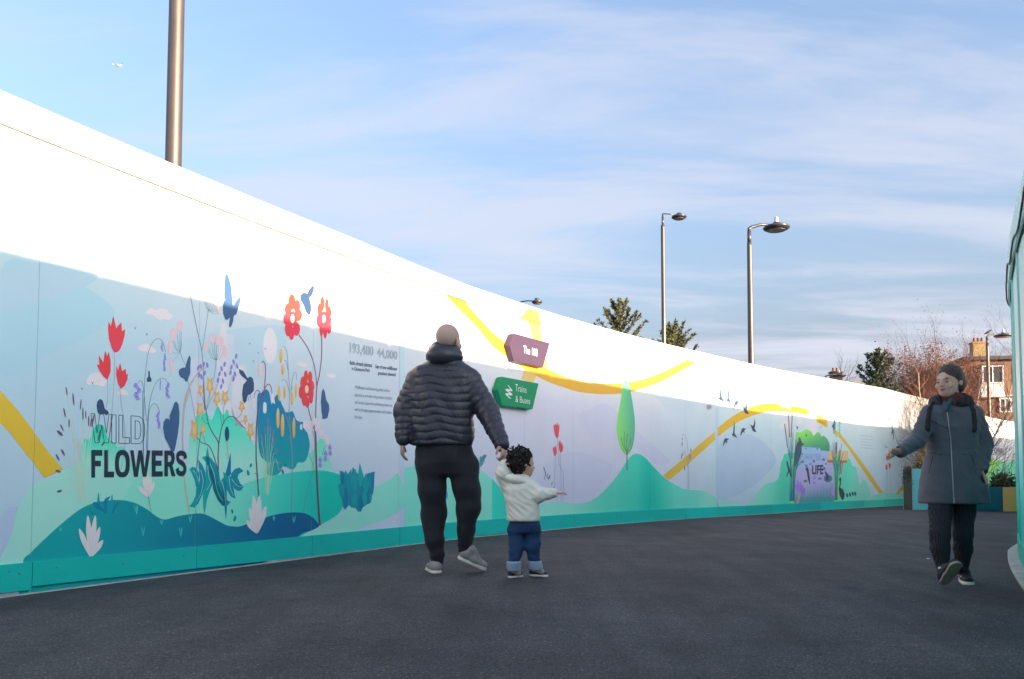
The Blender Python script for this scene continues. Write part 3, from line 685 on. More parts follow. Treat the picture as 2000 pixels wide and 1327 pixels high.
# bluebells
BB = (112,122,200); BS = (78,112,140)
def bells(cx, cy, rx, ry, n=6, sd=1):
    rr = random.Random(sd+int(cx)); it = []
    for k in range(n):
        y = cy-ry + 2*ry*(k+.5)/n; x = cx + rr.uniform(-.5, .5)*rx
        it.append((zA(*[(x-rx*.45, y-ry/n*1.6), (x+rx*.3, y-ry/n*1.7), (x+rx*.5, y+ry/n*.6), (x+rx*.85, y+ry/n*1.5), (x+rx*.2, y+ry/n*1.1), (x-rx*.1, y+ry/n*1.9), (x-rx*.3, y+ry/n), (x-rx*.8, y+ry/n*1.3), (x-rx*.5, y)]), BB if k % 2 else (134,130,206)))
    pr('printed_bluebell', 14, *it)
for a in ((998,690,7,24,3),(1016,785,11,50,6),(987,920,6,30,3),(1033,958,15,46,7),(848,965,22,50,9),(976,1142,13,48,7)): bells(*a)
pr('printed_stem', 12, *[(ribbon(zA(*q), .85), BS) for q in (((886,1420),(886,1100),(890,950),(897,840),(915,720),(945,655),(975,638),(1003,658),(1020,720)), ((905,1400),(905,1250),(915,1080),(940,960),(975,893),(1010,882),(1032,908)), ((903,1150),(890,1000),(880,920),(862,896),(850,915)), ((910,1350),(915,1130),(925,1070),(945,1040),(970,1050),(985,1095)), ((884,1420),(880,1100),(880,960)))])
# yellow stars
def star(cx, cy, rx, ry):
    pts = []
    for k in range(10):
        a = R(90 + k*36); r_ = 1 if k % 2 == 0 else .56
        pts.append((cx+rx*r_*math.cos(a), cy+ry*r_*math.sin(a)))
    it = [(zI(*pts), (236,188,104)), (zI(*[(cx+(x-cx)*.62, cy+(y-cy)*.62) for x, y in pts]), (240,200,138)), (zI(*ell(cx, cy, rx*.28, ry*.28)), (242,214,184))]
    pr('printed_star_flower', 15, *it)
for a in ((142,742,68,195),(264,728,46,115),(224,448,54,140),(235,168,43,105),(365,105,62,160),(466,285,57,138),(584,270,60,125),(826,400,50,105),(876,585,38,85),(950,750,58,155)): star(*a)
BR = (96,64,92)
pr('printed_branch', 14, *[(ribbon(zI(*q), a_, b_), BR) for q, a_, b_ in ((((490,1500),(487,1300),(485,1100),(490,950),(470,880),(400,770),(345,650),(315,490),(300,380)),2.4,1.2), (((490,950),(510,830),(540,690),(590,590),(650,545),(710,550),(760,590),(800,640),(850,700),(885,727)),1.9,.9), (((740,570),(790,545),(818,498)),.9,.7), (((795,632),(835,605)),.8,.7), (((345,652),(295,635),(250,555)),1,.7), (((485,1330),(420,1110),(370,990),(320,945),(240,918),(170,835)),1.8,.9), (((295,370),(270,320),(255,265)),.7,.6), (((540,690),(515,520),(485,400)),.7,.6), (((560,620),(558,500),(562,400)),.7,.5), (((300,930),(275,820)),.7,.5), (((315,440),(345,340),(370,250)),.6,.5), (((290,460),(278,250),(275,0)),1.2,.9), (((178,1290),(205,1000),(235,770)),1.5,1.0))])
# lavender buds, pale bells, yellow catkins
for grp in (((303,835),(320,825),(340,812),(365,815),(308,885),(325,895),(347,870)), ((562,755),(545,795),(530,830),(568,822),(523,868),(555,875),(545,910)), ((483,810),(462,840),(448,875),(487,877),(438,917),(472,925),(460,962))):
    pr('printed_lavender', 14, *[(zC(*ell(x, y, 8, 19, (-12 if i % 2 else 12))), (122,118,196)) for i, (x, y) in enumerate(grp)])
def catkin(cx, cy, rx, ry, dk):
    it = [(zC(*spline([(cx-rx*.9, cy), (cx-rx*.6, cy-ry*.7), (cx, cy-ry), (cx+rx*.7, cy-ry*.7), (cx+rx*.9, cy), (cx+rx*.7, cy+ry*.7), (cx+rx*.1, cy+ry*1.05), (cx-rx*.6, cy+ry*.8)], True, 3)), (236,206,170), (zC((cx, cy-ry))[0], zC((cx, cy+ry*.3))[0], (232,190,92)))]
    pr('printed_catkin', 14, *it)
for a in ((868,750,12,50,0),(880,845,10,38,0),(855,1005,11,52,0),(893,1000,9,45,0),(970,985,10,52,0),(943,1045,10,42,0),(847,1175,12,68,1),(878,1225,13,78,1),(955,1240,11,70,1)): catkin(*a)
pr('printed_stem', 13, *[(ribbon(zC(*q), .7), (84,124,136)) for q in (((920,1230),(925,1000),(918,850),(910,740),(895,695),(878,690)), ((915,850),(903,790),(888,785)), ((925,1000),(905,930),(885,915),(868,925)), ((935,1050),(940,950),(955,870),(970,872),(975,920)), ((935,1000),(945,960)), ((940,1327),(915,1180),(870,1080)))])
pr('printed_stem', 13, (ribbon(zL((130,0),(150,250),(165,450),(168,650),(160,1110)), 1.2, 1.6), (110,140,150)), (ribbon(zL((80,0),(130,180),(160,420)), .7), (110,150,150)), (ribbon(zL((290,1110),(330,870),(390,680),(430,620)), .7, .6), (90,110,130)), (ribbon(zL((345,480),(390,590),(395,640),(410,350),(385,230)), .6), (90,120,135)), (ribbon(zL((545,380),(510,430),(495,490)), .6), (90,120,135)))
pr('printed_bellflower', 14, (S_(zC((716,810),(728,800),(740,815),(737,885),(722,890),(712,870))), (238,222,232)), (ribbon(zC((738,800),(746,788),(760,815),(762,870),(755,960),(748,1010)), 1.6), (126,70,108)))
pr('printed_bellflower', 14, (S_(zC((803,1012),(815,1010),(822,1040),(826,1080),(812,1070),(802,1080))), (236,236,246)), (S_(zC((748,1075),(758,1068),(768,1080),(768,1130),(757,1145),(746,1130))), (236,236,246)), (S_(zC((675,1050),(684,1043),(692,1055),(692,1112),(680,1115),(674,1100))), (236,230,240)), (ribbon(zC((755,975),(780,945),(800,965),(806,1010)), 2.2, .8), (126,70,108)), (ribbon(zC((735,1025),(715,990),(695,995),(682,1040)), 2.0, .8), (126,70,108)), (ribbon(zD((860,10),(830,50),(800,120),(782,300),(780,520),(785,600),(800,830)), 1.6, 2.6), (104,66,92)), (ribbon(zD((835,50),(852,90),(850,100)), .8), (126,70,108)), (ribbon(zD((770,640),(796,662)), 1.2), (104,66,92)))
pr('printed_blossom', 14, *[(zL(*ell(x, y, rx, ry, 0, 12)), (228,222,240)) for x, y, rx, ry in ((265,190,13,33),(308,165,26,48),(342,185,14,40),(380,160,20,42),(415,130,18,40),(455,165,18,44),(425,200,16,36),(465,250,15,40),(495,255,16,38),(525,300,15,40),(550,340,20,46))])
pr('printed_blossom', 14, *[(zL(*ell(x+dx, y+dy, 8, 22, r_, 10)), (134,130,204)) for x, y in ((470,545),(470,600),(530,475),(526,530),(575,410),(578,470)) for dx, dy, r_ in ((-11,0,10),(10,4,-10),(0,-14,0),(0,16,0))])
# large leaves
T1, T2, T3 = (0,150,152), (0,118,152), (0,132,150)
LV = [(((62,380),(100,345),(150,360),(190,430),(185,570),(150,615),(130,520),(95,430)),T1,T3), (((175,250),(230,320),(270,420),(275,560),(230,700),(180,820),(130,875),(60,860),(110,800),(150,700),(160,600),(200,520),(190,400)),T1,T2),
      (((225,222),(280,205),(340,230),(400,310),(450,420),(460,530),(380,560),(330,540),(290,300)),T1,T2), (((295,80),(315,180),(320,230),(345,450),(370,560),(330,650),(290,780),(260,970),(240,850),(235,700),(270,560),(275,400),(280,200)),(0,160,152),T3),
      (((400,540),(460,515),(500,600),(540,760),(520,860),(440,780),(370,640)),T1,T3), (((330,310),(400,480),(470,660),(530,770),(600,800),(560,845),(490,852),(430,780),(370,640)),T2,(0,142,154)),
      (((595,160),(602,280),(600,440),(570,470),(530,440),(565,300)),T2,(0,96,150)), (((500,410),(560,450),(600,470),(630,600),(660,760),(600,730),(550,650),(520,560)),T1,T2), (((600,440),(650,375),(710,355),(765,400),(700,440),(690,490),(720,560),(765,605),(735,650),(690,660),(640,620),(605,520)),T3,T2),
      (((470,520),(510,480),(545,560),(548,900),(537,1030),(520,880),(500,700)),T1,(0,112,158))]
for pts, a_, b_ in LV:
    q = zK(*pts); xs_ = [p[0] for p in q]; pr('printed_leaf', 15, (q, a_, ((min(xs_), q[0][1]), (max(xs_), q[0][1]), b_))); 
pr('printed_leaf_vein', 19, *[(ribbon(zK(*q), 1.0, .5), (170,222,228)) for q in (((110,390),(160,460),(190,570)), ((210,390),(240,520),(215,680),(150,800)), ((330,310),(380,440),(410,600),(450,720),(500,790)), ((300,330),(315,480),(335,560),(285,650)), ((480,530),(515,660),(535,850)), ((575,470),(590,600),(630,720)), ((610,500),(650,560),(700,600),(750,605)))])
def lily(name, base, tips, w_, zf, stem=None):
    it = [(petal(zf(base)[0], zf(t_)[0], w_), (232,230,238)) for t_ in tips]
    it += [(ribbon([zf(base)[0], tuple((a*.45+b*.55) for a, b in zip(zf(base)[0], zf(t_)[0]))], .4), (214,170,190)) for t_ in tips]
    if stem: it.append((ribbon(zf(*stem), .9), (90,130,140)))
    pr(name, 18, *it)
lily('printed_lily', (940,1210), [(800,1035),(840,868),(893,712),(970,712),(1057,850)], 11, zK)
lily('printed_lily', (557,1038), [(486,860),(540,778),(587,778),(615,850),(635,932)], 10.5, zB)
lily('printed_lily', (912,668), [(850,598),(878,532),(903,498),(930,535),(952,570)], 7.5, zB, ((914,665),(922,710),(932,762)))
# tufts
pr('printed_tuft', 16, *[(S_(zB(*q)), c_) for q, c_ in ((((548,740),(570,760),(600,790),(585,780),(560,765)),T2), (((575,700),(610,715),(640,770),(630,768),(600,740)),T1), (((607,640),(614,690),(625,700),(640,765),(600,720)),(0,140,160)), (((640,690),(670,665),(678,668),(660,700),(655,765),(645,760)),T2), (((690,650),(694,700),(680,770),(672,765),(682,700)),(0,140,160)), (((700,730),(720,705),(740,703),(715,730),(700,765),(690,766)),T2), (((570,705),(600,700),(630,735),(650,768),(590,735)),T2))])
pr('printed_tuft', 16, *[(petal(zf(b_)[0], zf(t_)[0], 2.0), (60,178,176)) for zf, b_, tt in ((zB,(842,775),((825,715),(850,718),(842,712))), (zB,(883,910),((870,850),(890,850))), (zB,(1115,915),((1105,855),(1125,852))), (zB,(1173,828),((1165,780),(1183,770))), (zB,(997,840),((985,805),(1002,805))), (zB,(374,885),((365,850),(380,850))), (zD,(207,1130),((192,1055),(213,1055))), (zD,(915,1010),((908,965),(922,965))), (zD,(1066,1025),((1058,968),(1080,965)))) for t_ in tt])
q = zL((680,660),(735,682),(745,655),(770,700),(805,645),(812,700),(820,620),(880,700),(898,575),(945,740),(985,690),(1060,670),(1050,850),(1042,900),(1000,1020),(985,1020),(930,1060),(910,1100),(880,1105),(850,1065),(810,1060),(780,1035),(740,1085),(718,1060),(700,960),(665,820),(692,790))
it = [(q, (0,138,148), ((665,950),(735,950),(0,110,150)))]
for (x, y, rx, ry, r_) in ((710,740,22,80,-8),(755,790,24,90,0),(800,740,22,90,8),(850,760,28,120,0),(905,720,28,120,-4),(965,800,32,110,10),(1020,780,26,100,8),(745,950,28,120,0),(805,970,22,90,0),(850,980,22,90,0),(905,1010,26,95,4),(950,960,24,80,10),(695,880,18,70,-14),(1010,950,20,60,12)):
    it.append((zL(*spline([(x-rx,y),(x-rx*.5,y-ry*.7),(x+math.sin(R(r_))*ry*.3,y-ry),(x+rx*.5,y-ry*.6),(x+rx,y),(x+rx*.5,y+ry*.8),(x,y+ry),(x-rx*.6,y+ry*.7)], True, 2)), random.choice([(0,128,146),(0,118,150),(0,146,150),(0,108,148)]), (zL((x-rx,y))[0], zL((x+rx,y))[0], random.choice([(0,150,152),(0,100,146),(0,138,150)]))))
pr('printed_spiky_plant', 14, *it)
pr('printed_fern', 15, (S_([(937,892),(946,898),(944,905),(938,912)]), (66,130,150)), (S_([(870,955),(874,965),(873,975),(869,968)]), (70,140,190)), (S_([(939,900),(946,897),(950,890),(944,889)]), (50,118,140)))
# grasses with seed heads
def grass(lines, heads, zf, lc, hc, lw=.8):
    pr('printed_grass', 13, *[(ribbon(zf(*q), lw, lw*.7), lc) for q in lines], *[(zf(*ell(x, y, rx, ry, r_, 10)), hc) for x, y, rx, ry, r_ in heads])
HD = [(97,118,6,45,-8),(162,197,7,65,-6),(232,248,6,55,5),(253,338,6,65,0),(280,345,5,42,0),(308,408,6,55,0),(330,420,5,45,8),(350,400,7,65,12),(77,325,7,48,-12),(120,428,6,45,0),(52,470,7,36,-25),(32,523,14,38,-48),(62,708,10,38,-28),(10,755,9,36,-28),(15,888,12,28,-70),(27,1080,12,26,75),(410,540,7,60,12),(447,625,8,26,30)]
rr = random.Random(3)
grass([((x, y+ry*.8), ((x+270)/2+rr.uniform(-25,10), (y+1000)/2), (215+rr.uniform(-40,80), 960+rr.uniform(0,60)), (200+rr.uniform(0,60), 1140+rr.uniform(-40,60))) for x, y, rx, ry, _ in HD[:14] if y < 800]
      + [((30,890),(110,950),(200,1050),(250,1215)), ((50,1078),(140,1055),(230,1075),(320,1190)), ((30,895),(130,960),(230,1065),(310,1200))]
      + [((170+8*k, 520+rr.uniform(0,90)), (180+9*k, 780), (190+10*k, 1100+rr.uniform(0,80))) for k in range(9)], HD, zG, (196,224,214), (98,72,108))
HD2 = [(870,255,5,35,0),(888,305,6,32,0),(850,315,5,30,0),(822,375,6,35,-15),(908,345,5,30,8),(912,400,6,38,10),(935,475,8,22,15),(815,480,6,22,-8),(955,570,6,16,30),(960,622,14,5,0)]
grass([((x, y+ry*.7), (865+(x-865)*.6, 480+(y-300)*.2), (865+(x-865)*.3, 700), (868, 815+rr.uniform(-30,10))) for x, y, rx, ry, _ in HD2] + [((830+10*k, 560), (845+5*k, 700), (850+4*k, 800)) for k in range(7)], HD2, zD, (176,218,190), (120,110,138), .6)
# second section tulips and grass
for t_, s_ in ((zM((72,590),(82,598),(88,585),(92,600),(99,573),(103,600),(112,590),(113,620),(107,670),(98,690),(85,670),(75,630)), zM((99,690),(102,720),(110,860),(122,900),(124,1120))),
               (zM((110,700),(116,715),(119,695),(125,725),(133,712),(133,740),(141,732),(136,770),(123,787),(112,770),(108,730)), zM((118,787),(120,870),(140,940),(138,1120))),
               (zM((68,745),(76,752),(80,738),(84,750),(89,728),(92,755),(95,750),(95,785),(86,810),(78,805),(69,770)), zM((86,810),(82,900),(80,1000),(98,1118)))):
    pr('printed_tulip', 14, (t_, (196,70,80)), (ribbon(s_, .55), (120,130,150)))
grass([], [(10,898,3,22,-14),(18,930,3,20,-5),(30,942,2,20,0),(45,950,4,18,12),(62,995,3,14,14),(73,1022,3,6,20),(12,958,2,16,-12),(36,960,2,14,0)], zM, (150,160,190), (96,92,124))
pr('printed_bluebell', 14, *[(ribbon(zM(*q), .5), (112,128,160)) for q in (((997,1035),(995,900),(985,720),(965,658),(950,670)), ((990,1035),(988,880),(965,775),(952,780)), ((985,880),(1000,800),(1008,800)))], *[(zM(*ell(x, y, rx, ry, r_)), (120,112,170)) for x, y, rx, ry, r_ in ((952,690,3,10,0),(950,725,4,16,5),(950,800,5,16,15),(946,815,4,12,0),(1004,810,5,22,-5),(967,890,4,18,-5),(1010,768,4,12,0))])
# ---- third section: birds and the pond picture
def birdA(x, y, k): return [(x+a*k, y+b*k) for a, b in ((2,-110),(8,-60),(5,-5),(30,42),(22,40),(5,28),(-12,22),(-24,2),(-10,6),(-6,-30),(-3,-70))]
def birdB(x, y, k): return [(x+a*k, y+b*k) for a, b in ((26,-20),(16,-8),(4,6),(12,26),(2,22),(-6,14),(-32,56),(-26,20),(-16,-14),(0,-22),(10,-14))]
def birdC(x, y, k): return [(x+a*k, y+b*k) for a, b in ((10,-76),(16,-30),(10,18),(26,48),(10,50),(-8,40),(-30,-22),(-12,-6),(2,-16))]
for f_, x, y, k in ((birdA,122,245,1.15),(birdA,188,262,.95),(birdB,262,300,1),(birdC,338,342,1.05),(birdA,236,562,.95),(birdB,320,534,.95),(birdC,405,502,.95),(birdB,170,622,1)):
    pr('printed_bird', 15, (zN(*f_(x, y, k)), (44,68,92)))
pr('printed_bird', 15, (zP((316,235),(322,262),(320,290),(330,310),(332,330),(334,380),(338,402),(330,400),(324,350),(320,330),(303,352),(308,335),(320,315),(314,280)), (40,62,84)))
pr('printed_hill', 6, (S_(zN((340,1200),(400,1140),(440,1080),(470,1030),(510,995),(560,988),(610,960),(632,900),(636,850),(660,780),(720,730),(1150,740),(1205,760),(1240,790),(1258,840),(1290,852),(1300,900),(1310,975),(1328,1005),(1350,965),(1375,970),(1400,1020),(1420,1130),(1400,1200),(700,1230))), (150,216,200), ((1470,960),(1530,960),(70,190,164))))
pr('printed_hill', 7, (S_(zN((1170,760),(1205,758),(1240,790),(1258,840),(1290,852),(1300,900),(1310,975),(1328,1005),(1350,965),(1375,970),(1400,1020),(1420,1130),(1400,1190),(1160,1190))), (84,200,172), ((1650,900),(1700,990),(150,214,200))))
pr('printed_hill', 6, (S_(zN((105,1140),(160,1148),(230,1158),(290,1180),(320,1240),(100,1250))), (142,210,200)))
pr('printed_hill', 6, (S_(zN((1420,1140),(1440,1105),(1500,1082),(1580,1078),(1640,1082),(1700,1078),(1850,1080),(2000,1100),(2000,1200),(1400,1200))), (122,212,196)))
pr('printed_tower', 7, (zO((440,160),(470,150),(490,130),(545,100),(575,120),(575,420),(535,430),(500,390),(440,350)), (214,216,234)), (zO((545,105),(575,120),(575,400),(545,400)), (206,210,228)))
pr('printed_bush', 8, (zO((330,400),(345,385),(380,395),(410,372),(450,350),(480,365),(510,380),(535,435),(560,405),(580,382),(612,398),(625,440),(660,430),(700,470),(722,520),(722,620),(610,620),(390,585),(330,560)), (126,204,92), ((1570,845),(1575,885),(60,140,120))))
pr('printed_bush', 9, (zO((610,590),(625,450),(660,432),(700,470),(725,530),(725,620),(640,600)), (76,160,104), ((1610,855),(1615,885),(54,130,112))))
pr('printed_pond', 9, (zO((390,560),(618,575),(622,605),(715,610),(760,700),(785,1215),(300,1228),(310,860),(330,700)), (146,186,224), ((1570,880),(1575,930),(172,168,218))))
pr('printed_pond', 10, (zO((305,990),(785,980),(786,1215),(300,1228)), (172,166,218), ((1590,942),(1592,975),(76,142,150))))
pr('printed_pond', 11, *[(zO((420+17*k, 1010+rr.uniform(-10,10)), (424+17*k, 1010), (424+17*k, 1150+rr.uniform(-30,30)), (420+17*k, 1150)), (166,160,214)) for k in range(20)])
pr('printed_lily_pad', 12, *[(zO(*ell(x, y, rx, ry, 0, 12)), (76,120,150)) for x, y, rx, ry in ((655,712,17,18),(540,730,15,17),(405,738,20,14),(450,785,17,14),(497,767,13,12),(683,763,13,11),(660,818,17,20),(610,937,26,13),(440,965,24,17),(705,935,52,46),(443,580,11,8),(580,585,12,10),(405,648,10,9))])
blades = []
for k in range(34):
    x0 = 268+rr.uniform(-14, 40); tx = 205 + rr.random()*230; ty = 330+abs(tx-300)*1.4+rr.uniform(0,260)
    blades.append((ribbon(zO((x0, 1200), ((x0*.8+tx*.2), 850), (tx, ty)), 1.6, .4), rr.choice([(40,120,132),(60,140,130),(84,160,110),(50,104,140)])))
for k in range(34):
    x0 = 790+rr.uniform(-5, 30); tx = 720 + rr.random()*170; ty = 400+abs(tx-805)*1.6+rr.uniform(0,240)
    blades.append((ribbon(zO((x0, 1190), ((x0*.8+tx*.2), 850), (tx, ty)), 1.6, .4), rr.choice([(50,120,132),(60,140,120),(100,180,90),(60,110,140)])))
pr('printed_reeds', 13, *blades)
pr('printed_reeds', 14, (S_(zO((268,1240),(262,1000),(262,800),(275,700),(300,720),(305,900),(303,1235))), (136,204,98)), (S_(zO((780,1215),(778,900),(780,740),(800,640),(828,740),(834,920),(832,1215))), (140,206,92)))
pr('printed_cattail', 14, *[(ribbon(zO(*q), 1.7), (132,70,78)) for q in (((195,290),(230,570)), ((238,150),(252,450)), ((285,160),(274,450)), ((804,505),(804,650)), ((860,740),(845,890)))])
pr('printed_grass', 15, *[(ribbon(zO(*q), 1.3), (76,170,150)) for q in (((795,130),(790,300),(800,450)), ((857,140),(838,300),(850,450)), ((857,140),(850,280)))], *[(zO(*ell(845+((-1)**k)*8, 170+k*20, 8, 5, 30*((-1)**k))), (88,184,158)) for k in range(14)], *[(ribbon(zO((788,200+40*k),(772,290+40*k)), 1.1), (60,120,140)) for k in range(4)])
DK = (62,66,84)
pr('printed_heron', 15, (zO((362,443),(385,470),(398,512),(432,533),(398,545),(392,640),(352,740),(312,812),(304,730),(315,610),(340,520),(362,490)), DK))
pr('printed_otter', 15, (zO((437,820),(462,797),(478,830),(484,880),(494,960),(492,1010),(482,990),(468,930),(455,850)), DK))
pr('printed_frog', 15, (zO((675,840),(688,862),(705,880),(718,915),(712,955),(695,965),(678,945),(684,905),(668,870)), (70,70,96)))
pr('printed_swan', 15, (zO((850,920),(862,935),(858,1000),(848,1040),(882,1060),(905,1120),(890,1180),(872,1192),(842,1130),(832,1060),(843,1000),(846,962),(831,955)), (52,64,80)), *[(zO(*ell(x, y, 11, 26, -10)), (44,74,90)) for x, y in ((932,1132),(965,1124),(997,1116),(1026,1114))])
pr('printed_dragonfly', 16, (zO((212,735),(228,730),(250,800),(278,880),(268,920),(245,860),(222,915),(212,912),(235,840)), (50,80,70)), (zO((770,290),(785,235),(795,290),(790,330),(770,365),(765,340),(750,320)), (50,60,76)))
pr('printed_bird', 16, (zO((332,310),(345,325),(358,322),(348,345),(345,370),(338,345)), (40,70,92)), (zO((445,400),(452,415),(458,430),(450,445),(443,430)), (40,110,80)))
pr('printed_bench', 12, (zO((712,612),(945,612),(932,722),(700,716)), (236,206,150)), (zO((700,716),(932,722),(930,752),(700,748)), (168,104,70)), (ribbon(zO((878,750),(862,880)), 2.2), (170,116,96)))
pr('printed_lotus', 16, *[(petal(zO((372,1110))[0], zO(t_)[0], 5), (150,128,206)) for t_ in ((315,990),(345,950),(380,965),(410,1000),(420,1040))], *[(petal(zO((410,1150))[0], zO(t_)[0], 5), (140,116,200)) for t_ in ((380,1000),(430,1040))], *[(petal(zO((545,960))[0], zO(t_)[0], 3), (160,140,212)) for t_ in ((528,905),(545,890),(562,905))], *[(petal(zO((780,1160))[0], zO(t_)[0], 5), (160,140,210)) for t_ in ((740,1050),(765,1000),(785,1060))], (zO(*ell(543,985,18,14)), (140,120,196)), (ribbon(zO((342,1232),(380,1090)), 3.5, 2.5), (196,160,120)), (ribbon(zO((425,1035),(475,965)), 1.8), (196,160,130)))
pr('printed_bird', 17, *[(zO((600+i*19, 240+i*9), (604+i*19, 240+i*9), (606+i*19, 268+i*9), (600+i*19, 272+i*9)), (70,70,60)) for i in range(4)], *[(ribbon(zO(*q), .7), (50,70,90)) for q in (((605,342),(625,325)), ((628,320),(640,312)), ((655,315),(668,305)))])
for t_, s_ in ((zP((252,545),(262,550),(265,528),(272,545),(280,535),(285,560),(280,600),(270,613),(258,598)), zP((268,613),(272,700),(275,940))), (zP((283,640),(289,625),(293,645),(302,640),(305,665),(297,693),(286,690)), zP((292,693),(300,800),(310,935))), (zP((252,660),(260,648),(266,660),(272,655),(272,690),(263,713),(253,700)), zP((262,713),(258,800),(255,935)))):
    pr('printed_tulip', 14, (t_, (206,66,72)), (ribbon(s_, .4), (130,150,170)))
# ---- far section beyond the planters
pr('printed_hill', 8, (S_([(1925,900),(1940,896),(1952,900),(1965,905),(1990,900),(2000,950),(1990,985),(1930,985)]), (160,220,96), ((1945,898),(1950,925),(90,200,160))))
pr('printed_cypress', 9, (S_([(1962,901),(1964,918),(1961,921),(1959,918)]), (84,160,150)))
text_quad('far_lettering', 10, 'PARK TOWN', (1917,872), (1960,875), (1917,884.5), (1960,886.5), (46,46,58), bold=.02)
# ---- lettering
big_letters('WILD', ((330,537),(528,571),(597,699),(714,845)), (334,364,612,626), 20, (34,56,70), 1.0)
big_letters('FLOWERS', ((333,438),(457,552),(560,703),(706,900),(913,1018),(1034,1137),(1147,1247)), (684,691,950,935), 20, (30,46,64))
TX = (74,92,116)
text_quad('lettering', 20, '193,480', zE((527,620))[0], zE((695,650))[0], zE((527,697))[0], zE((695,722))[0], (96,114,138), outline=.5, bold=.02)
text_quad('lettering', 20, '44,000', zE((722,660))[0], zE((866,682))[0], zE((722,727))[0], zE((866,750))[0], (96,114,138), outline=.5, bold=.02)
for t_, x0, x1, yl, yr, h_ in (('Bulbs already planted',527,686,783,802,30), ('in Claremont Park',541,671,824,838,28), ('Sqm of new wildflower',711,868,808,828,28), ('grassland planned',729,856,855,868,26)):
    text_quad('caption', 20, t_, zE((x0,yl-h_))[0], zE((x1,yr-h_))[0], zE((x0,yl))[0], zE((x1,yr))[0], (58,76,100), bold=.012)
for t_, x0, x1, yl, yr in (('Wildflowers and flowering plants will be',562,812,956,982), ('selected to provide a long season of pollen',562,832,1011,1037), ('and nectar source for pollinating insects as',562,832,1064,1088), ('well as foraging opportunities and shelter',562,830,1116,1140), ('for birds.',562,617,1170,1176)):
    text_quad('body_text', 20, t_, zE((x0,yl-25))[0], zE((x1,yr-24))[0], zE((x0,yl))[0], zE((x1,yr))[0], (100,116,140))
text_quad('pond_lettering', 14, 'WATER', zO((430,640))[0], zO((625,640))[0], zO((430,718))[0], zO((625,726))[0], (112,148,196), outline=.8, bold=.03)
text_quad('pond_lettering', 16, 'LIFE', zO((518,772))[0], zO((650,768))[0], zO((518,884))[0], zO((650,886))[0], (40,40,54), bold=.03)
for i, y in enumerate((425,462,497,532,568)):
    x1 = (1240,1245,1215,1240,1242)[i]
    pr('body_text', 14, *[([(a, b0), (a+w_, b0+.15), (a+w_, b0+1.3), (a, b0+1.2)], (150,168,186)) for a, w_, b0 in ((1500+(1083+j*15.6)/6.033, 2.0, 780+(y+j*1.3)/6.033) for j in range(int((x1-1083)/15.6)))])

# ---------------------------------------------------------------- the two direction signs on the hoarding
def plane_hit(pl, x, y, off):
    o_, n_ = pl; d = ray(x, y); c0 = Vector((0, 0, CH)); q = o_ + n_*off
    return c0 + d*((q-c0).dot(n_)/d.dot(n_))
def sign(name, label, front, back, th, m):
    cx = sum(p[0] for p in front)/len(front); cy = sum(p[1] for p in front)/len(front); sc_, zc_ = hit(cx, cy)
    n_ = (wall_pt(sc_, 0, 1)-wall_pt(sc_, 0, 0)).normalized(); pl = (wall_pt(sc_, zc_, 0), n_)
    fr = [plane_hit(pl, *p, th) for p in front]; bk = [plane_hit(pl, *p, .012) for p in back]
    o = empty(name, tuple(bk[0])); tag(o, label, 'sign'); o['group'] = 'direction signs on the hoarding'
    n = len(fr); f = mesh_obj('face', fr + bk, [tuple(range(n))[::-1]] + [(i, (i+1) % n, n+(i+1) % n, n+i) for i in range(n)] + [tuple(range(n, 2*n))], m, o)
    bm = bmesh.new(); bm.from_mesh(f.data); bmesh.ops.recalc_face_normals(bm, faces=bm.faces); bmesh.ops.bevel(bm, geom=bm.edges[:], offset=.003, segments=1, affect='EDGES'); bm.to_mesh(f.data); bm.free()
    f.location = -Vector(o.location); o['_'] = 0; del o['_']; return o, pl
PUR = mat('sign_purple', tuple(lin((148,116,156))*.27), rough=.45, spec=.4, var=.04, vscale=8)
GRN = mat('sign_green', tuple(lin((0,148,98))*.9), rough=.45, spec=.4, var=.04, vscale=8)
WHT = mat('sign_white', (.78, .78, .78), rough=.5)
def sign_text(root, pl, txt, TL, TR, BL, BR, off, bold=0.0):
    V, Fc, _ = glyphs(txt, False, bold); xs = [v[0] for v in V]; x0, x1 = min(xs), max(xs)
    def m(v):
        u = (v[0]-x0)/(x1-x0); t = v[1]/.729
        return plane_hit(pl, *[(BL[i]*(1-u)+BR[i]*u)*(1-t)+(TL[i]*(1-u)+TR[i]*u)*t for i in (0, 1)], off)
    o = mesh_obj('lettering', [m(v) for v in V], Fc, WHT, root); o.location = -Vector(root.location)
s1, pl1 = sign('direction_sign', 'purple arrow-shaped box sign reading The 108 high on the hoarding above the green one', zS((355,395),(742,500),(667,766),(350,690),(310,530)), zS((295,403),(690,512),(610,772),(298,700),(243,525)), .085, PUR)
sign_text(s1, pl1, 'The 108', zS((455,520))[0], zS((607,562))[0], zS((455,606))[0], zS((607,645))[0], .0866, .012)
s2, pl2 = sign('direction_sign', 'green arrow-shaped box sign reading Trains & Buses below the purple one', zS((222,862),(620,937),(555,1215),(225,1172),(180,1000)), zS((165,872),(560,945),(497,1222),(172,1185),(116,1010)), .085, GRN)
sign_text(s2, pl2, 'Trains', zS((368,935))[0], zS((488,967))[0], zS((368,1018))[0], zS((488,1040))[0], .0866)
sign_text(s2, pl2, '& Buses', zS((370,1062))[0], zS((527,1090))[0], zS((370,1135))[0], zS((527,1160))[0], .0866)
lg = [((262,992),(335,1005),(335,1022),(262,1010)), ((262,1040),(335,1048),(335,1066),(262,1058)), ((284,956),(294,956),(333,1005),(318,1005)), ((264,1010),(284,1010),(335,1050),(313,1050)), ((264,1058),(284,1060),(322,1100),(310,1102))]
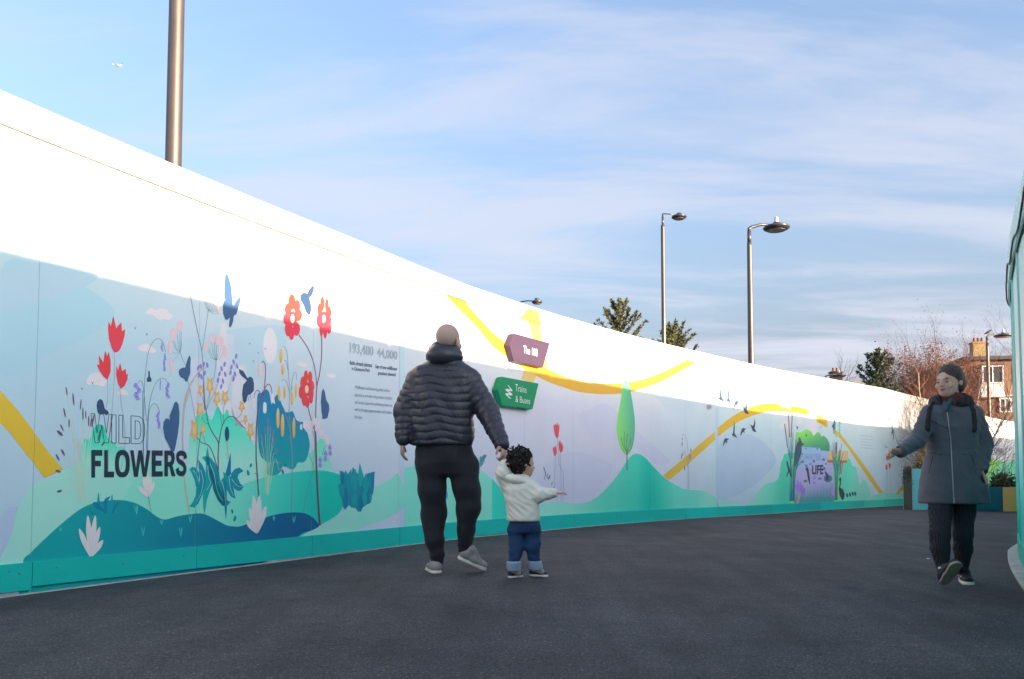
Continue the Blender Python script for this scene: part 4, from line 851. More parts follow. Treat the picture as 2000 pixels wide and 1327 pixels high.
o = mesh_obj('railway_arrows', [plane_hit(pl2, *p, .0866+i*.0002) for i, q in enumerate(lg) for p in zS(*q)], [tuple(range(4*i, 4*i+4)) for i in range(5)], WHT, s2); o.location = -Vector(s2.location)

# ---------------------------------------------------------------- right-hand hoarding
def wid(s): return float(np.interp(s, [-20, -2.5, -.5, 1.5, 3.8, 5.0, 9.0, 60], [7.2, 7.0, 6.6, 5.85, 5.44, 5.42, 5.22, 5.22]))
def rwall_pt(s, z, off=0.0):
    return wall_pt(s, z, wid(s)-off)
RT = [(120,196,200),(176,214,216),(206,226,226),(186,222,226),(120,206,212),(40,172,166),(18,150,140)]
RZ = [2.92, 2.6, 1.75, 1.2, 0.86, 0.55, 0.1]
def rcol(s, z):
    c = [float(np.interp(z, RZ[::-1], [q[k] for q in RT[::-1]])) for k in range(3)]
    t = .5+.5*math.sin(s*1.7); return paint([min(c[k]*(1.06+.05*t), 244) for k in range(3)])
rh = empty('site_hoarding', tuple(rwall_pt(6, 0))); tag(rh, 'aqua and teal painted hoarding seen edge-on at the right, black cable strung along it', 'hoarding')
tealc = paint((24, 150, 138)); capc = paint((186, 226, 228))
for k in range(-14, 24):
    a = s780 + k*PW + .4; b = a + PW; rnd = random.Random(100+k)
    tj = 2.82 + rnd.uniform(-.012, .012)
    def rtop(s, tj=tj): return tj + max(0, wid(s)-5.44)*.145  # unseen near stretch raised, shaped to keep its cast shadow level
    under(strip_mesh('panel', a+.002, b-.002, lambda s: ground_z(s, wid(s))+.05, rtop, 0, .018, VINYL, rh, rcol, nz=16, wallf=rwall_pt), rh)
    under(strip_mesh('kick_board', a+.003, b-.003, lambda s: ground_z(s, wid(s))+.012, lambda s: ground_z(s, wid(s))+.20, .022, .02, BOARD, rh, lambda s, z: tealc, wallf=rwall_pt), rh)
    under(strip_mesh('cover_strip', a-.03, a+.03, lambda s: ground_z(s, wid(s))+.205, lambda s: rtop(s)-.01, .016, .015, BOARD, rh, rcol, nz=10, wallf=rwall_pt), rh)
    under(strip_mesh('fascia_board', a+.01, b-.01, lambda s: rtop(s)-.24, lambda s: rtop(s)+.02, .036, .018, BOARD, rh, lambda s, z: capc, wallf=rwall_pt), rh)
# flip: these slabs were laid out for the left wall's handedness
for o in rh.children:
    bm = bmesh.new(); bm.from_mesh(o.data); bmesh.ops.recalc_face_normals(bm, faces=bm.faces); bm.to_mesh(o.data); bm.free()
BLK = mat('black_rubber', (.012, .012, .014), rough=.5)
pts = []
for i in range(0, 200):
    s = -6 + i*.12; ph = (s*0.9) % 1.0
    pts.append(rwall_pt(s, 2.66 + max(0, wid(s)-5.44)*.145 - .07*math.sin(math.pi*((s/1.22) % 1.0))**2 - .05*math.sin(s*1.3), .048))
under(MB().tube(pts, .008, 6).build('cable', BLK, rh, True), rh)
kb = []
def kerb_z(s, d): return ground_z(s, d)
V = []; Fc = []
ks = [s for s in SS if -8 < s < 32]
for s in ks:
    w_ = wid(s)
    for d, h in ((w_-.11, -.05), (w_-.11, .018), (w_-.10, .026), (w_+.04, .034), (w_+.04, -.05)): 
        p = wall_pt(s, ground_z(s, d)+h, d); V.append(p)
for a in range(len(ks)-1):
    for j in range(4): Fc.append((a*5+j, a*5+j+1, (a+1)*5+j+1, (a+1)*5+j))
kerb = mesh_obj('concrete_kerb', V, Fc, CONC); tag(kerb, 'pale concrete kerb strip along the foot of the aqua right-hand hoarding', 'kerb')
# white stone edging strip under the left hoarding
V = []; Fc = []; ks = [s for s in SS if -8 < s < 40]
rnd = random.Random(5)
for s in ks:
    j = rnd.uniform(-.006, .006)
    for d, h in ((-.10, .004), (.032+j, .006), (.045+j, -.02)): V.append(wall_pt(s, ground_z(s, max(d, 0))+h, d))
for a in range(len(ks)-1):
    for j in range(2): Fc.append((a*3+j, a*3+j+1, (a+1)*3+j+1, (a+1)*3+j))
tag(mesh_obj('edging_strip', V, Fc, CONC), 'thin pale stone edging strip running along the foot of the printed hoarding', 'edging')

# ---------------------------------------------------------------- lamp posts
POLE = mat('bronze_pole', (.15, .125, .115), rough=.46, metal=.65, var=.06, vscale=3)
HEADM = mat('lamp_head_grey', (.12, .12, .125), rough=.35, metal=.6)
LENS = mat('lamp_lens', (.42, .38, .34), rough=.25)
SENS = mat('sensor_white', (.72, .68, .62), rough=.4)
def street_lamp(x, D, h, label, r0=.105, r1=.055, az=0.0, arm=.62, head=.37, kind=0, ybase=700):
    p = at(x, ybase, D); gx, gy = p.x, p.y; L = 'street lamps behind the hoarding'
    t = empty('street_lamp', (gx, gy, -.2)); tag(t, label, 'street lamp', L); H = h+.2
    M_ = MB(); M_.lathe((0, 0, 0), [(r0*1.5, 0), (r0*1.5, .9), (r0, 1.0), (r0*.94, H*.45), (r1*1.15, H-.5), (r1*1.1, H-.42)], 20); M_.build('pole', POLE, t, True)
    c, s = math.cos(az), math.sin(az)
    k = MB().tube([(0, 0, H-.44), (0, 0, H-.12)], r1*(.62 if kind else .95), 12)
    A = [(0, 0, H-.14), (0, 0, H-.06), (c*arm*.12, s*arm*.12, H-.01), (c*arm*.5, s*arm*.5, H+.06), (c*arm, s*arm, H+.065)] if not kind else [(0,0,H-.14),(0,0,H),(c*arm*.1,s*arm*.1,H+.0),(c*arm*.5,s*arm*.5,H-.005),(c*arm,s*arm,H-.05)]
    MB().tube(A, [.045, .045, .042, .036, .03] if not kind else [.03, .026, .024, .022, .02], 10).build('arm', HEADM, t, True)
    k.build('neck', HEADM, t, True)
    zc_ = H+(.0 if not kind else -.10); cx, cy = c*(arm+.12), s*(arm+.12)
    hd = MB().lathe((cx, cy, zc_-.07), [(head*.72, 0), (head*.97, .045), (head, .075), (head*.9, .105), (head*.45, .145), (.09, .16), (.09, .20)], 32).build('lamp_head', HEADM, t, True)
    MB().lathe((cx, cy, zc_-.078), [(head*.66, 0), (head*.66, .012)], 28).build('lens', LENS, hd)
    if not kind:
        MB().lathe((cx, cy, zc_+.13), [(.065, 0), (.065, .03), (.05, .035), (.05, .13), (.035, .15)], 14).build('sensor', SENS, hd, True)
    else:
        MB().lathe((0, 0, H*.62), [(r0*.95, 0), (r0*.95, .10)], 14).build('collar', HEADM, t)
    return t
street_lamp(330, 8.4, 9.6, 'tall bronze lamp post nearest the camera, its top beyond the upper edge of the picture', r0=.089, r1=.062, az=R(-20))
street_lamp(1467, 20, 7.12, 'right-hand of the two tall lamp posts, round head with a white sensor on top', r0=.084, r1=.052, az=R(8), head=.335)
street_lamp(1297, 28, 10.15, 'slimmer left-hand tall lamp post with a thin neck and small flat head', r0=.082, r1=.062, az=R(5), kind=1, head=.27, arm=.48)
street_lamp(1929, 34, 6.85, 'lamp post in front of the brick house with a dark bird on it', r0=.075, r1=.055, az=R(4), ybase=700)
street_lamp(1017, 30, 7.42, 'dark lamp head just peeping over the hoarding above the purple sign', r0=.07, r1=.045, az=R(-35), ybase=620, kind=1, arm=.62, head=.2)
street_lamp(1612, 42, 6.15, 'small distant lamp head showing over the hoarding beside a bare tree', r0=.07, r1=.05, az=R(2), ybase=740)
# bird on the lamp, bird body shape
BIRD = mat('bird_black', (.02, .02, .025), rough=.7)
p = at(1929, 655, 34)
b = MB().tube([(-.16,0,-.02),(-.08,0,.02),(0,0,.06),(.07,0,.10),(.11,0,.15),(.15,0,.16),(.20,0,.15)], [.012,.03,.055,.05,.032,.028,.004], 8)
b.tube([(.0,.015,-.05),(.0,.015,.03)], .006, 4); b.tube([(.02,-.015,-.05),(.02,-.015,.03)], .006, 4)
o = b.build('bird', BIRD, None, True); o.location = (p.x, p.y, 6.9+.02); tag(o, 'small dark bird perched on top of the far right lamp post', 'bird')
# airliner
AW = mat('aircraft_white', (.8, .8, .8), rough=.35)
pl = empty('aeroplane', tuple(at(228, 127, 2300))); tag(pl, 'tiny white airliner crossing the sky at the upper left', 'aeroplane')
pl.rotation_euler = (0, R(8), R(-8))
MB().tube([(-17,0,0),(-16,0,0),(-12,0,0),(10,0,0),(15,0,.4),(17.5,0,1)], [.3,1.4,1.95,1.95,1.2,.3], 12).build('fuselage', AW, pl, True)
for sg in (-1, 1):
    mesh_obj('wing', [(-4,sg*1.5,-.8),(3,sg*1.5,-.8),(7,sg*16,.6),(5.4,sg*16,.6),(-4,sg*1.5,-1.2),(3,sg*1.5,-1.2),(7,sg*16,.4),(5.4,sg*16,.4)], [(0,1,2,3),(7,6,5,4),(0,4,5,1),(1,5,6,2),(2,6,7,3),(3,7,4,0)], AW, pl)
    MB().tube([(-4.5,sg*5.5,-2),(-1,sg*5.5,-2)], [1.0,.8], 10).build('engine', AW, pl, True)
mesh_obj('tail_fin', [(11.5,-.2,1.5),(16.5,-.2,1.5),(18.5,-.1,7),(16.3,-.1,7),(11.5,.2,1.5),(16.5,.2,1.5),(18.5,.1,7),(16.3,.1,7)], [(0,1,2,3),(7,6,5,4),(0,4,5,1),(1,5,6,2),(2,6,7,3),(3,7,4,0)], mat('aircraft_tail', (.12,.2,.4), rough=.4), pl)

# ---------------------------------------------------------------- trees
BARK = mat('bark_brown', (.16, .115, .085), rough=.9, var=.25, vscale=4)
BIRCH = mat('birch_bark', (.50, .43, .36), rough=.8, var=.35, vscale=5, stretch=(1, 1, .4))
TWIG = mat('twig_red', (.22, .09, .058), rough=.85, var=.3, vscale=2)
TWIGP = mat('twig_grey', (.26, .20, .18), rough=.85, var=.2, vscale=2)
LEAFG = mat('conifer_green', (.105, .115, .035), rough=.75, var=.45, vscale=1.1)
LEAFD = mat('conifer_dark', (.040, .072, .034), rough=.75, var=.4, vscale=1.2)
LEAFB = mat('beech_copper', (.17, .075, .038), rough=.8, var=.4, vscale=1.5)
def twigs(M_, p, d, L, r, depth, rnd, spread=.45, up=.12, nb=3, droop=0.0, tips=None, sides=3, sub=4):
    pts = [Vector(p)]; d = Vector(d).normalized(); q = Vector(p)
    for k in range(sub):
        d = (d + Vector((rnd.gauss(0, .10), rnd.gauss(0, .10), rnd.gauss(0, .06) + up*.25 - droop*k*.12))).normalized()
        q = q + d*(L/sub); pts.append(q.copy())
    M_.tube(pts, [r*(1-.6*i/sub) for i in range(sub+1)], sides if depth < 3 else sides+1, caps=False)
    if depth <= 0:
        if tips is not None: tips.append((pts[-1], d))
        return
    for b in range(nb):
        i = rnd.randint(1, sub) if b else sub
        base = pts[i]; a = rnd.uniform(0, 6.28)
        o1 = d.orthogonal().normalized(); o2 = d.cross(o1)
        nd_ = (d + (o1*math.cos(a)+o2*math.sin(a))*rnd.uniform(.6, 1.3)*spread*1.6 + Vector((0, 0, up))).normalized()
        twigs(M_, base, nd_, L*rnd.uniform(.55, .8), r*.5, depth-1, rnd, spread, up, nb, droop, tips, sides, sub)
def bare_tree(name, x, D, h, label, seed, barkm, twigm, stems=1, depth=5, spread=.42, r=.09, grp=None, lean=.05, droop=.0, nb=3, zb=-.2, first=.34, cat='tree', buds=None):
    rnd = random.Random(seed); p = at(x, 800, D); t = empty(name, (p.x, p.y, zb)); tag(t, label, cat, grp)
    M1 = MB(); M2 = MB(); tips = []
    for s in range(stems):
        a = rnd.uniform(0, 6.28); off = .12*stems*.5
        b = Vector((math.cos(a)*off*rnd.random(), math.sin(a)*off*rnd.random(), 0)); ln = lean*(1+stems*.5)
        d = Vector((math.cos(a)*ln*rnd.uniform(.3, 1), math.sin(a)*ln*rnd.uniform(.3, 1), 1)).normalized()
        H = h*rnd.uniform(.82, 1.0); q = b.copy(); pts = [q.copy()]; n = 9
        for k in range(n):
            d = (d + Vector((rnd.gauss(0, .05), rnd.gauss(0, .05), .03))).normalized(); q = q+d*(H*.78/n); pts.append(q.copy())
        M1.tube(pts, [r*(1-.8*i/n) for i in range(n+1)], 7, caps=False)
        for i in range(int(n*first), n+1):
            for b_ in range(2 if i < n else 3):
                a2 = rnd.uniform(0, 6.28); el_ = rnd.uniform(.5, 1.1)
                nd_ = Vector((math.cos(a2)*spread*2.2, math.sin(a2)*spread*2.2, el_)).normalized()
                twigs(M2, pts[i], nd_, H*.22*(1.15-.5*i/n)*rnd.uniform(.8, 1.25), r*.40*(1.1-.6*i/n), depth-2, rnd, spread, .15, nb, droop, tips)
    M1.build('trunk', barkm, t, True); c = M2.build('crown', twigm, t); c['kind'] = 'stuff'
    if buds:
        M3 = MB()
        for q, d in tips:
            if rnd.random() < buds[1]:
                for _ in range(buds[2]):
                    o1 = Vector((rnd.gauss(0, 1), rnd.gauss(0, 1), rnd.gauss(0, 1)))*buds[3]; s_ = buds[4]*rnd.uniform(.6, 1.3)
                    e1 = Vector((rnd.gauss(0, 1), rnd.gauss(0, 1), rnd.gauss(0, 1))).normalized()*s_; e2 = e1.orthogonal().normalized()*s_*.6
                    M3.add([q+o1-e1, q+o1+e2, q+o1+e1, q+o1-e2], [(0, 1, 2, 3)])
        f = M3.build('foliage', buds[0], t); f['kind'] = 'stuff'
    return t
GB = 'birches by the planters'
bare_tree('birch_tree', 1842, 21.5, 5.5, 'tall bare birch rising behind the woman, many fine reddish twigs', 3, BIRCH, TWIG, stems=7, depth=5, spread=.30, r=.040, lean=.16, droop=.03, first=.22, buds=(LEAFB, 1, 3, .07, .014))
bare_tree('birch_tree', 1800, 22.5, 4.0, 'smaller bare birch left of the woman, its twigs drooping in front of the hoarding', 14, BIRCH, TWIG, stems=3, depth=5, spread=.30, r=.028, lean=.14, droop=.12, first=.15, buds=(LEAFB, .4, 1, .02, .013))
bare_tree('birch_tree', 1890, 24, 4.7, 'bare birch with rusty twigs to the right behind the woman', 25, BIRCH, TWIG, stems=4, depth=5, spread=.32, r=.030, lean=.14, droop=.05, first=.15, buds=(LEAFB, .5, 1, .02, .013))
bare_tree('birch_tree', 1935, 27, 3.3, 'low thin birch in front of the brick house', 36, BIRCH, TWIG, stems=4, depth=4, spread=.36, r=.022, lean=.2, first=.1)
bare_tree('bare_tree', 1636, 62, 10.6, 'small leafless tree beside the yellow brick chimneys', 41, BARK, TWIGP, depth=4, spread=.34, r=.16)
bare_tree('bare_tree', 1570, 66, 9.9, 'faint leafless tree left of the other bare tree over the hoarding', 52, BARK, TWIGP, depth=5, spread=.40, r=.13)
bare_tree('copper_beech', 1782, 40, 7.0, 'rusty brown dense hedge-like tree left of the birches', 61, BARK, TWIG, stems=4, depth=4, spread=.20, r=.08, lean=.10, first=.1, buds=(LEAFB, 1, 22, .20, .055))
bare_tree('copper_beech', 1815, 40, 6.8, 'rusty leaved tree behind the left birch', 62, BARK, TWIG, stems=4, depth=4, spread=.26, r=.08, lean=.16, first=.1, buds=(LEAFB, 1, 20, .22, .055))
bare_tree('copper_beech', 1872, 44, 4.6, 'low rusty leaved tree behind the right birch', 63, BARK, TWIG, stems=4, depth=4, spread=.26, r=.08, lean=.16, first=.1, buds=(LEAFB, 1, 8, .22, .05))
def conifer(x, D, h, wid_, label, seed, lm, z0=1.5, dens=1.0):
    rnd = random.Random(seed); p = at(x, 800, D); t = empty('conifer_tree', (p.x, p.y, -.2)); tag(t, label, 'tree', 'conifers beyond the hoarding')
    MB().tube([(0,0,0),(.05,0,h*.5),(0,.05,h*.97)], [h*.022, h*.014, .02], 7).build('trunk', BARK, t, True)
    B = MB(); Lf = MB(); n = int(62*dens)
    for k in range(n):
        f = (k+.5)/n; z = z0 + (h-z0)*f; a = k*2.4+rnd.uniform(-.5, .5)
        L = wid_*(1-f)**.5*rnd.uniform(.6, 1.15)+.15
        d = Vector((math.cos(a), math.sin(a), .42+.5*f)); q = Vector((0, 0, z)); pts = [q.copy()]
        for i in range(5):
            d = (d.normalized()+Vector((rnd.gauss(0, .1), rnd.gauss(0, .1), .07))).normalized(); q = q+d*L/5; pts.append(q.copy())
        B.tube(pts, [.03, .025, .02, .015, .01, .006], 4, caps=False)
        m = int(46*L/1.2*dens)+10
        for i in range(m):
            u = rnd.uniform(.15, 1.05)*5; j = min(int(u), 4); base = pts[j].lerp(pts[j+1], min(u-j, 1))
            dd = (d*.8+Vector((rnd.gauss(0, .7), rnd.gauss(0, .7), rnd.gauss(.15, .5)))).normalized(); l = rnd.uniform(.10, .24)
            sd = dd.orthogonal().normalized(); sd.rotate(Matrix.Rotation(rnd.uniform(0, 6.28), 3, dd)); wv = sd*rnd.uniform(.012, .028)
            e = base+dd*l
            Lf.add([base-wv*.5, base+dd*l*.5-wv*1.4, e, base+dd*l*.5+wv*1.4], [(0, 1, 2, 3)])
            for s_ in (-1, 1):
                f1 = base+dd*l*.35; f2 = f1+(dd*.6+sd*s_*.9).normalized()*l*.5; n2 = dd.cross(sd)*.02
                Lf.add([f1-n2, f1+(f2-f1)*.5+wv, f2, f1+n2], [(0, 1, 2, 3)])
    B.build('branches', BARK, t)['kind'] = 'stuff'; Lf.build('foliage', lm, t)['kind'] = 'stuff'
    return t
conifer(1212, 35, 8.5, 2.5, 'golden green conifer top over the hoarding, left of the slim lamp post', 71, LEAFG, 3.0, 1.2)
conifer(1316, 36, 7.7, 2.2, 'golden green conifer top just right of the slim lamp post', 72, LEAFG, 3.0, 1.2)
conifer(1282, 38, 7.4, .9, 'small conifer top just left of the slim lamp post', 73, LEAFG, 3.0, .8)
conifer(1716, 35, 6.3, 1.9, 'dark green feathery conifer left of the rusty trees', 74, LEAFD, 1.5, 1.3)

# ---------------------------------------------------------------- houses
def brick_mat(name, c1, c2, mortar, scale=1.0):
    m = bpy.data.materials.new(name); m.use_nodes = True; t = m.node_tree; p = t.nodes['Principled BSDF']
    cd = t.nodes.new('ShaderNodeTexCoord'); g = t.nodes.new('ShaderNodeNewGeometry')
    sp = t.nodes.new('ShaderNodeSeparateXYZ'); t.links.new(cd.outputs['Object'], sp.inputs[0])
    ad = t.nodes.new('ShaderNodeMath'); t.links.new(sp.outputs[0], ad.inputs[0]); t.links.new(sp.outputs[1], ad.inputs[1])
    cb = t.nodes.new('ShaderNodeCombineXYZ'); t.links.new(ad.outputs[0], cb.inputs[0]); t.links.new(sp.outputs[2], cb.inputs[1])
    b = t.nodes.new('ShaderNodeTexBrick'); t.links.new(cb.outputs[0], b.inputs[0]); b.inputs['Scale'].default_value = 1
    b.inputs['Color1'].default_value = (*c1, 1); b.inputs['Color2'].default_value = (*c2, 1); b.inputs['Mortar'].default_value = (*mortar, 1)
    b.inputs['Brick Width'].default_value = .225*scale; b.inputs['Row Height'].default_value = .075*scale; b.inputs['Mortar Size'].default_value = .010*scale; b.inputs['Bias'].default_value = -.1
    t.links.new(b.outputs[0], p.inputs['Base Color']); p.inputs['Roughness'].default_value = .9
    bp_ = t.nodes.new('ShaderNodeBump'); bp_.inputs['Strength'].default_value = .5; bp_.inputs['Distance'].default_value = .01; t.links.new(b.outputs[1], bp_.inputs['Height']); bp_.invert = True; t.links.new(bp_.outputs[0], p.inputs['Normal'])
    return m
BRK = brick_mat('red_brick', (.20, .095, .06), (.27, .13, .075), (.25, .22, .18))
BRY = brick_mat('yellow_brick', (.36, .24, .10), (.44, .30, .13), (.34, .30, .22))
TILE = mat('clay_roof_tile', (.21, .085, .06), rough=.85, var=.3, vscale=6, bump=.6, bscale=14)
UPVC = mat('white_window_frame', (.72, .72, .72), rough=.4)
GLS = mat('window_glass', (.05, .06, .07), rough=.06, spec=.8)
DFAS = mat('dark_fascia', (.05, .05, .055), rough=.6)
def local_house(x, D, rz): 
    p = at(x, 900, D); return p.x, p.y
def window(t, x, y, z, w_, h, n=2):
    f = MB()
    for (cx, cz, sx, sz) in ((x, z+h/2, w_, .08), (x, z-h/2, w_, .08), (x-w_/2, z, .08, h+.08), (x+w_/2, z, .08, h+.08)): f.box((cx, y-.03, cz), (sx, .10, sz))
    for k in range(1, n): f.box((x-w_/2+w_*k/n, y-.025, z), (.07, .08, h-.08))
    fo = f.build('window', UPVC, t)
    for k in range(n): MB().box((x-w_/2+w_*(k+.5)/n, y-.0, z), (w_/n-.09, .03, h-.10)).build('pane', GLS, fo)
    return fo
hx, hy = local_house(1893, 50, 0); u = 50/F0
house = empty('brick_house', (hx, hy, -.2), R(-10)); tag(house, 'red brick house with white bay windows behind the far right lamp post', 'house')
HH = (935-704)*u+.9
w1_ = MB(); w1_.box((3.6, 4, HH/2), (7.2, 8, HH)); w1_.build('wall', BRK, house)
r1_ = MB(); r1_.box((3.6, 3.9, HH+.12), (7.7, 8.5, .22)); rr_ = r1_.build('roof', DFAS, house)
c = MB(); c.box((1.6, 2.4, HH+.8), (.8, .6, 1.3)); c.box((1.6, 2.4, HH+1.48), (.92, .72, .10)); ch = c.build('chimney', BRY, rr_)
for q in (-.22, .02, .24): MB().lathe((1.6+q, 2.4, HH+1.53), [(.09, 0), (.07, .3)], 10).build('chimney_pot', TILE, rr_)
V = [(-.1,-.1,HH-.9),(0.9,-.1,HH+.05),(.9,8,HH+.05),(-2.2,8,HH-1.3),(-2.2,-.1,HH-1.3),(.9,-.1,HH-1.3),(.9,8,HH-1.3)]
mesh_obj('roof', [(-2.4,-.2,HH-1.25),(0.8,-.2,HH+.1),(.8,8,HH+.1),(-2.4,8,HH-1.25),(-2.4,-.2,HH-1.4),(0.8,-.2,HH-.05),(.8,8,HH-.05),(-2.4,8,HH-1.4)], [(0,1,2,3),(7,6,5,4),(0,4,5,1),(1,5,6,2),(2,6,7,3),(3,7,4,0)], TILE, house)
mesh_obj('wall', [(-2.2,-.05,0),(0,-.05,0),(0,-.05,HH-.25),(-2.2,-.05,HH-1.25),(-2.2,8,0),(0,8,0),(0,8,HH-.25),(-2.2,8,HH-1.25)], [(0,1,2,3),(7,6,5,4),(0,3,7,4)], BRK, house)
window(house, 1.25, -.62, HH-.98, 1.15, 1.05, 2); MB().box((1.25, -.32, HH-1.95), (1.3, .60, .85)).build('bay', UPVC, house); MB().box((1.25, -.32, HH-1.0), (1.28, .56, 1.1)).build('bay', mat('bay_inside', (.25,.24,.24)), house)
MB().box((1.25, -.34, HH-.38), (1.4, .72, .10)).build('bay_roof', DFAS, house)
window(house, 2.15, -.04, HH-2.85, .62, .82, 2); window(house, 3.5, -.04, HH-2.85, .9, 1.0, 2); window(house, 3.3, -.04, HH-.95, .9, .95, 2); window(house, .3, -.04, HH-3.0, .6, .9, 1)
MB().box((2.7, -.10, HH-2.25), (3.6, .08, .07)).build('string_course', UPVC, house)
gx_, gy_ = local_house(1885, 44, 0)
gw = empty('garden_wall', (gx_, gy_, -.2), R(-6)); tag(gw, 'sunlit pale garden wall below the brick house', 'wall')
MB().box((3, 0, 1.9), (8, .25, 3.8)).build('wall', mat('pale_render', (.50, .40, .28), rough=.9, var=.25, vscale=3), gw); MB().box((3, 0, 3.84), (8.1, .34, .09)).build('coping', CONC, gw)
def cottage(x0, x1, y0, D, label, rz, chims, ridge=True):
    a = at(x0, y0, D); b = at(x1, y0, D); W_ = (b-a).length; t = empty('distant_house', (a.x, a.y, -.2), rz); tag(t, label, 'house', 'distant yellow brick houses')
    z = a.z+.2; MB().box((W_/2, 2.5, z/2-.5), (W_-.1, 5, z-1.0)).build('wall', BRY, t)
    rf = mesh_obj('roof', [(-.2,-.3,z-1.2),(W_+.2,-.3,z-1.2),(W_-.5,2.5,z),(.5 if ridge else -.2,2.5,z),(-.2,5.3,z-1.2),(W_+.2,5.3,z-1.2)], [(0,1,2,3),(2,5,4,3),(1,5,2),(0,3,4),(0,4,5,1)], mat('weathered_tile', (.34,.20,.09), rough=.9, var=.3, vscale=5), t)
    for cx, h_, w_ in chims:
        MB().box((cx, 2.0, z+h_/2-.4), (w_, .6, h_+.6)).box((cx, 2.0, z+h_-.04), (w_+.14, .74, .10)).build('chimney', BRK, rf)
        for q in (-.25, .1): MB().lathe((cx+q*w_, 2.0, z+h_+.01), [(.10, 0), (.08, .28)], 8).build('chimney_pot', TILE, rf)
cottage(1660, 1714, 738, 58, 'yellow brick house top left of the dark conifer', R(-4), [(-.4, .0, .8)])
cottage(1636, 1664, 744, 56, 'lower house roof with an orange brick chimney beside the bare tree', R(-4), [(.55, .9, .75)])

# ---------------------------------------------------------------- planters
AQ = mat('planter_aqua', tuple(lin((120,206,214))*.9), rough=.45, var=.04); TL = mat('planter_teal', tuple(lin((0,88,104))*1.0), rough=.45, var=.05)
YL = mat('planter_yellow', tuple(lin((205,170,100))*.95), rough=.55, var=.05); TAUPE = mat('planter_side_shade_taupe', (.10, .085, .075), rough=.8, var=.1)
SHRUB = mat('shrub_green', (.055, .085, .028), rough=.6, var=.5, vscale=7); SHRUBD = mat('shrub_dark', (.025, .03, .02), rough=.6, var=.5, vscale=9); GRASS = mat('ornamental_grass', (.14, .17, .11), rough=.7, var=.3)
def planter(x0, x1, yt, D, dep, label, mf, seed, side=None, slots=False, ybase=991):
    a = at(x0, ybase, D); b = at(x1, ybase, D); L = b.x-a.x; z0 = gz_xy(a.x, a.y); h = at(x0, yt, D).z - z0
    t = empty('planter', (a.x, a.y, z0)); tag(t, label, 'planter'); f = .025
    MB().box((L/2, -f/2+.0, h/2), (L, f, h), 0, .004).build('side_panel', mf, t)
    MB().box((L/2, dep+f/2, h/2), (L, f, h), 0, .004).build('side_panel', mf, t)
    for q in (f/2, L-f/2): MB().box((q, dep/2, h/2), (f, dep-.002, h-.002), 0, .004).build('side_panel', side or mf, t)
    MB().box((L/2, dep/2, h-.06), (L-.06, dep-.01, .04)).build('soil', SOIL, t)
    if slots:
        for q in (.33, .40, .47): MB().box((L*q*1.35, -f-.002, .12), (.05, .006, .13)).build('slot', BLK, t)
    return t, a, L, h, z0
def shrub(name, cx, cy, z, rx, ry, rz_, n, lm, label, seed, leaf=.035, trail=0.0, cat='shrub', grp=None):
    rnd = random.Random(seed); t = empty(name, (cx, cy, z)); tag(t, label, cat, grp); B = MB(); Lf = MB()
    for k in range(n//22+3):
        a = rnd.uniform(0, 6.28); d = Vector((math.cos(a)*rx*rnd.random(), math.sin(a)*ry*rnd.random(), rz_*rnd.uniform(.6, 1.05)))
        B.tube([(0,0,-.05), d*.5+Vector((0,0,rz_*.1)), d], [.008, .006, .003], 4, caps=False)
    for k in range(n):
        a = rnd.uniform(0, 6.28); rr2 = rnd.random()**.5; zz = rnd.random()**.7
        lump = .75+.25*math.sin(a*3+seed)+.15*math.sin(a*7)
        q = Vector((math.cos(a)*rx*rr2*(1-.35*zz), math.sin(a)*ry*rr2*(1-.35*zz), rz_*zz*lump - trail*rr2*rnd.random()))
        e1 = Vector((rnd.gauss(0, 1), rnd.gauss(0, 1), rnd.gauss(.3, .8))).normalized()*leaf*rnd.uniform(.6, 1.4); e2 = e1.orthogonal().normalized(); e2.rotate(Matrix.Rotation(rnd.uniform(0, 6.28), 3, e1.normalized())); e2 = e2*leaf*.42
        Lf.add([q-e1, q-e2*.9, q+e1, q+e2*.9], [(0, 1, 2, 3)])
    B.build('stems', BARK, t)['kind'] = 'stuff'; Lf.build('foliage', lm, t)['kind'] = 'stuff'
def grass_tuft(cx, cy, z, h, n, label, seed, spread=.5):
    rnd = random.Random(seed); t = MB()
    for k in range(n):
        a = rnd.uniform(0, 6.28); s_ = rnd.uniform(.1, spread); hh = h*rnd.uniform(.6, 1)
        P_ = [Vector((math.cos(a)*s_*f*f, math.sin(a)*s_*f*f, hh*(f-.25*f*f*s_/spread))) for f in (0, .35, .7, 1)]
        wv = Vector((-math.sin(a), math.cos(a), 0))*.006
        t.add([P_[0]-wv, P_[0]+wv, P_[1]+wv, P_[1]-wv, P_[2]+wv*.7, P_[2]-wv*.7, P_[3]], [(0,1,2,3), (3,2,4,5), (5,4,6)])
    o = t.build('ornamental_grass', GRASS); o.location = (cx, cy, z); tag(o, label, 'grass')
t1, a1, L1, h1, z1 = planter(1782, 1846, 916, 19.2, .42, 'tall pale aqua planter beside the woman at the far end of the path', AQ, 1, TAUPE)  # sides coloured dark to carry the shade of the gap by the hoarding
t2, a2, L2, h2, z2 = planter(1862, 1958, 952, 18.9, .9, 'low dark teal planter behind the woman on the right', TL, 2, ybase=992)
t3, a3, L3, h3, z3 = planter(1958.6, 2040, 952, 18.9, .9, 'low sandy yellow planter with black slots at its foot', YL, 3, slots=True, ybase=992)
shrub('shrub', a1.x-.04, a1.y+.1, z1+h1-.05, .2, .2, .13, 420, SHRUBD, 'dark small-leaved shrub trailing over the left corner of the aqua planter', 5, .022, .55)
shrub('shrub', a1.x+.45, a1.y+.2, z1+h1-.05, .35, .18, .25, 500, SHRUB, 'green shrub inside the tall aqua planter', 6, .03)
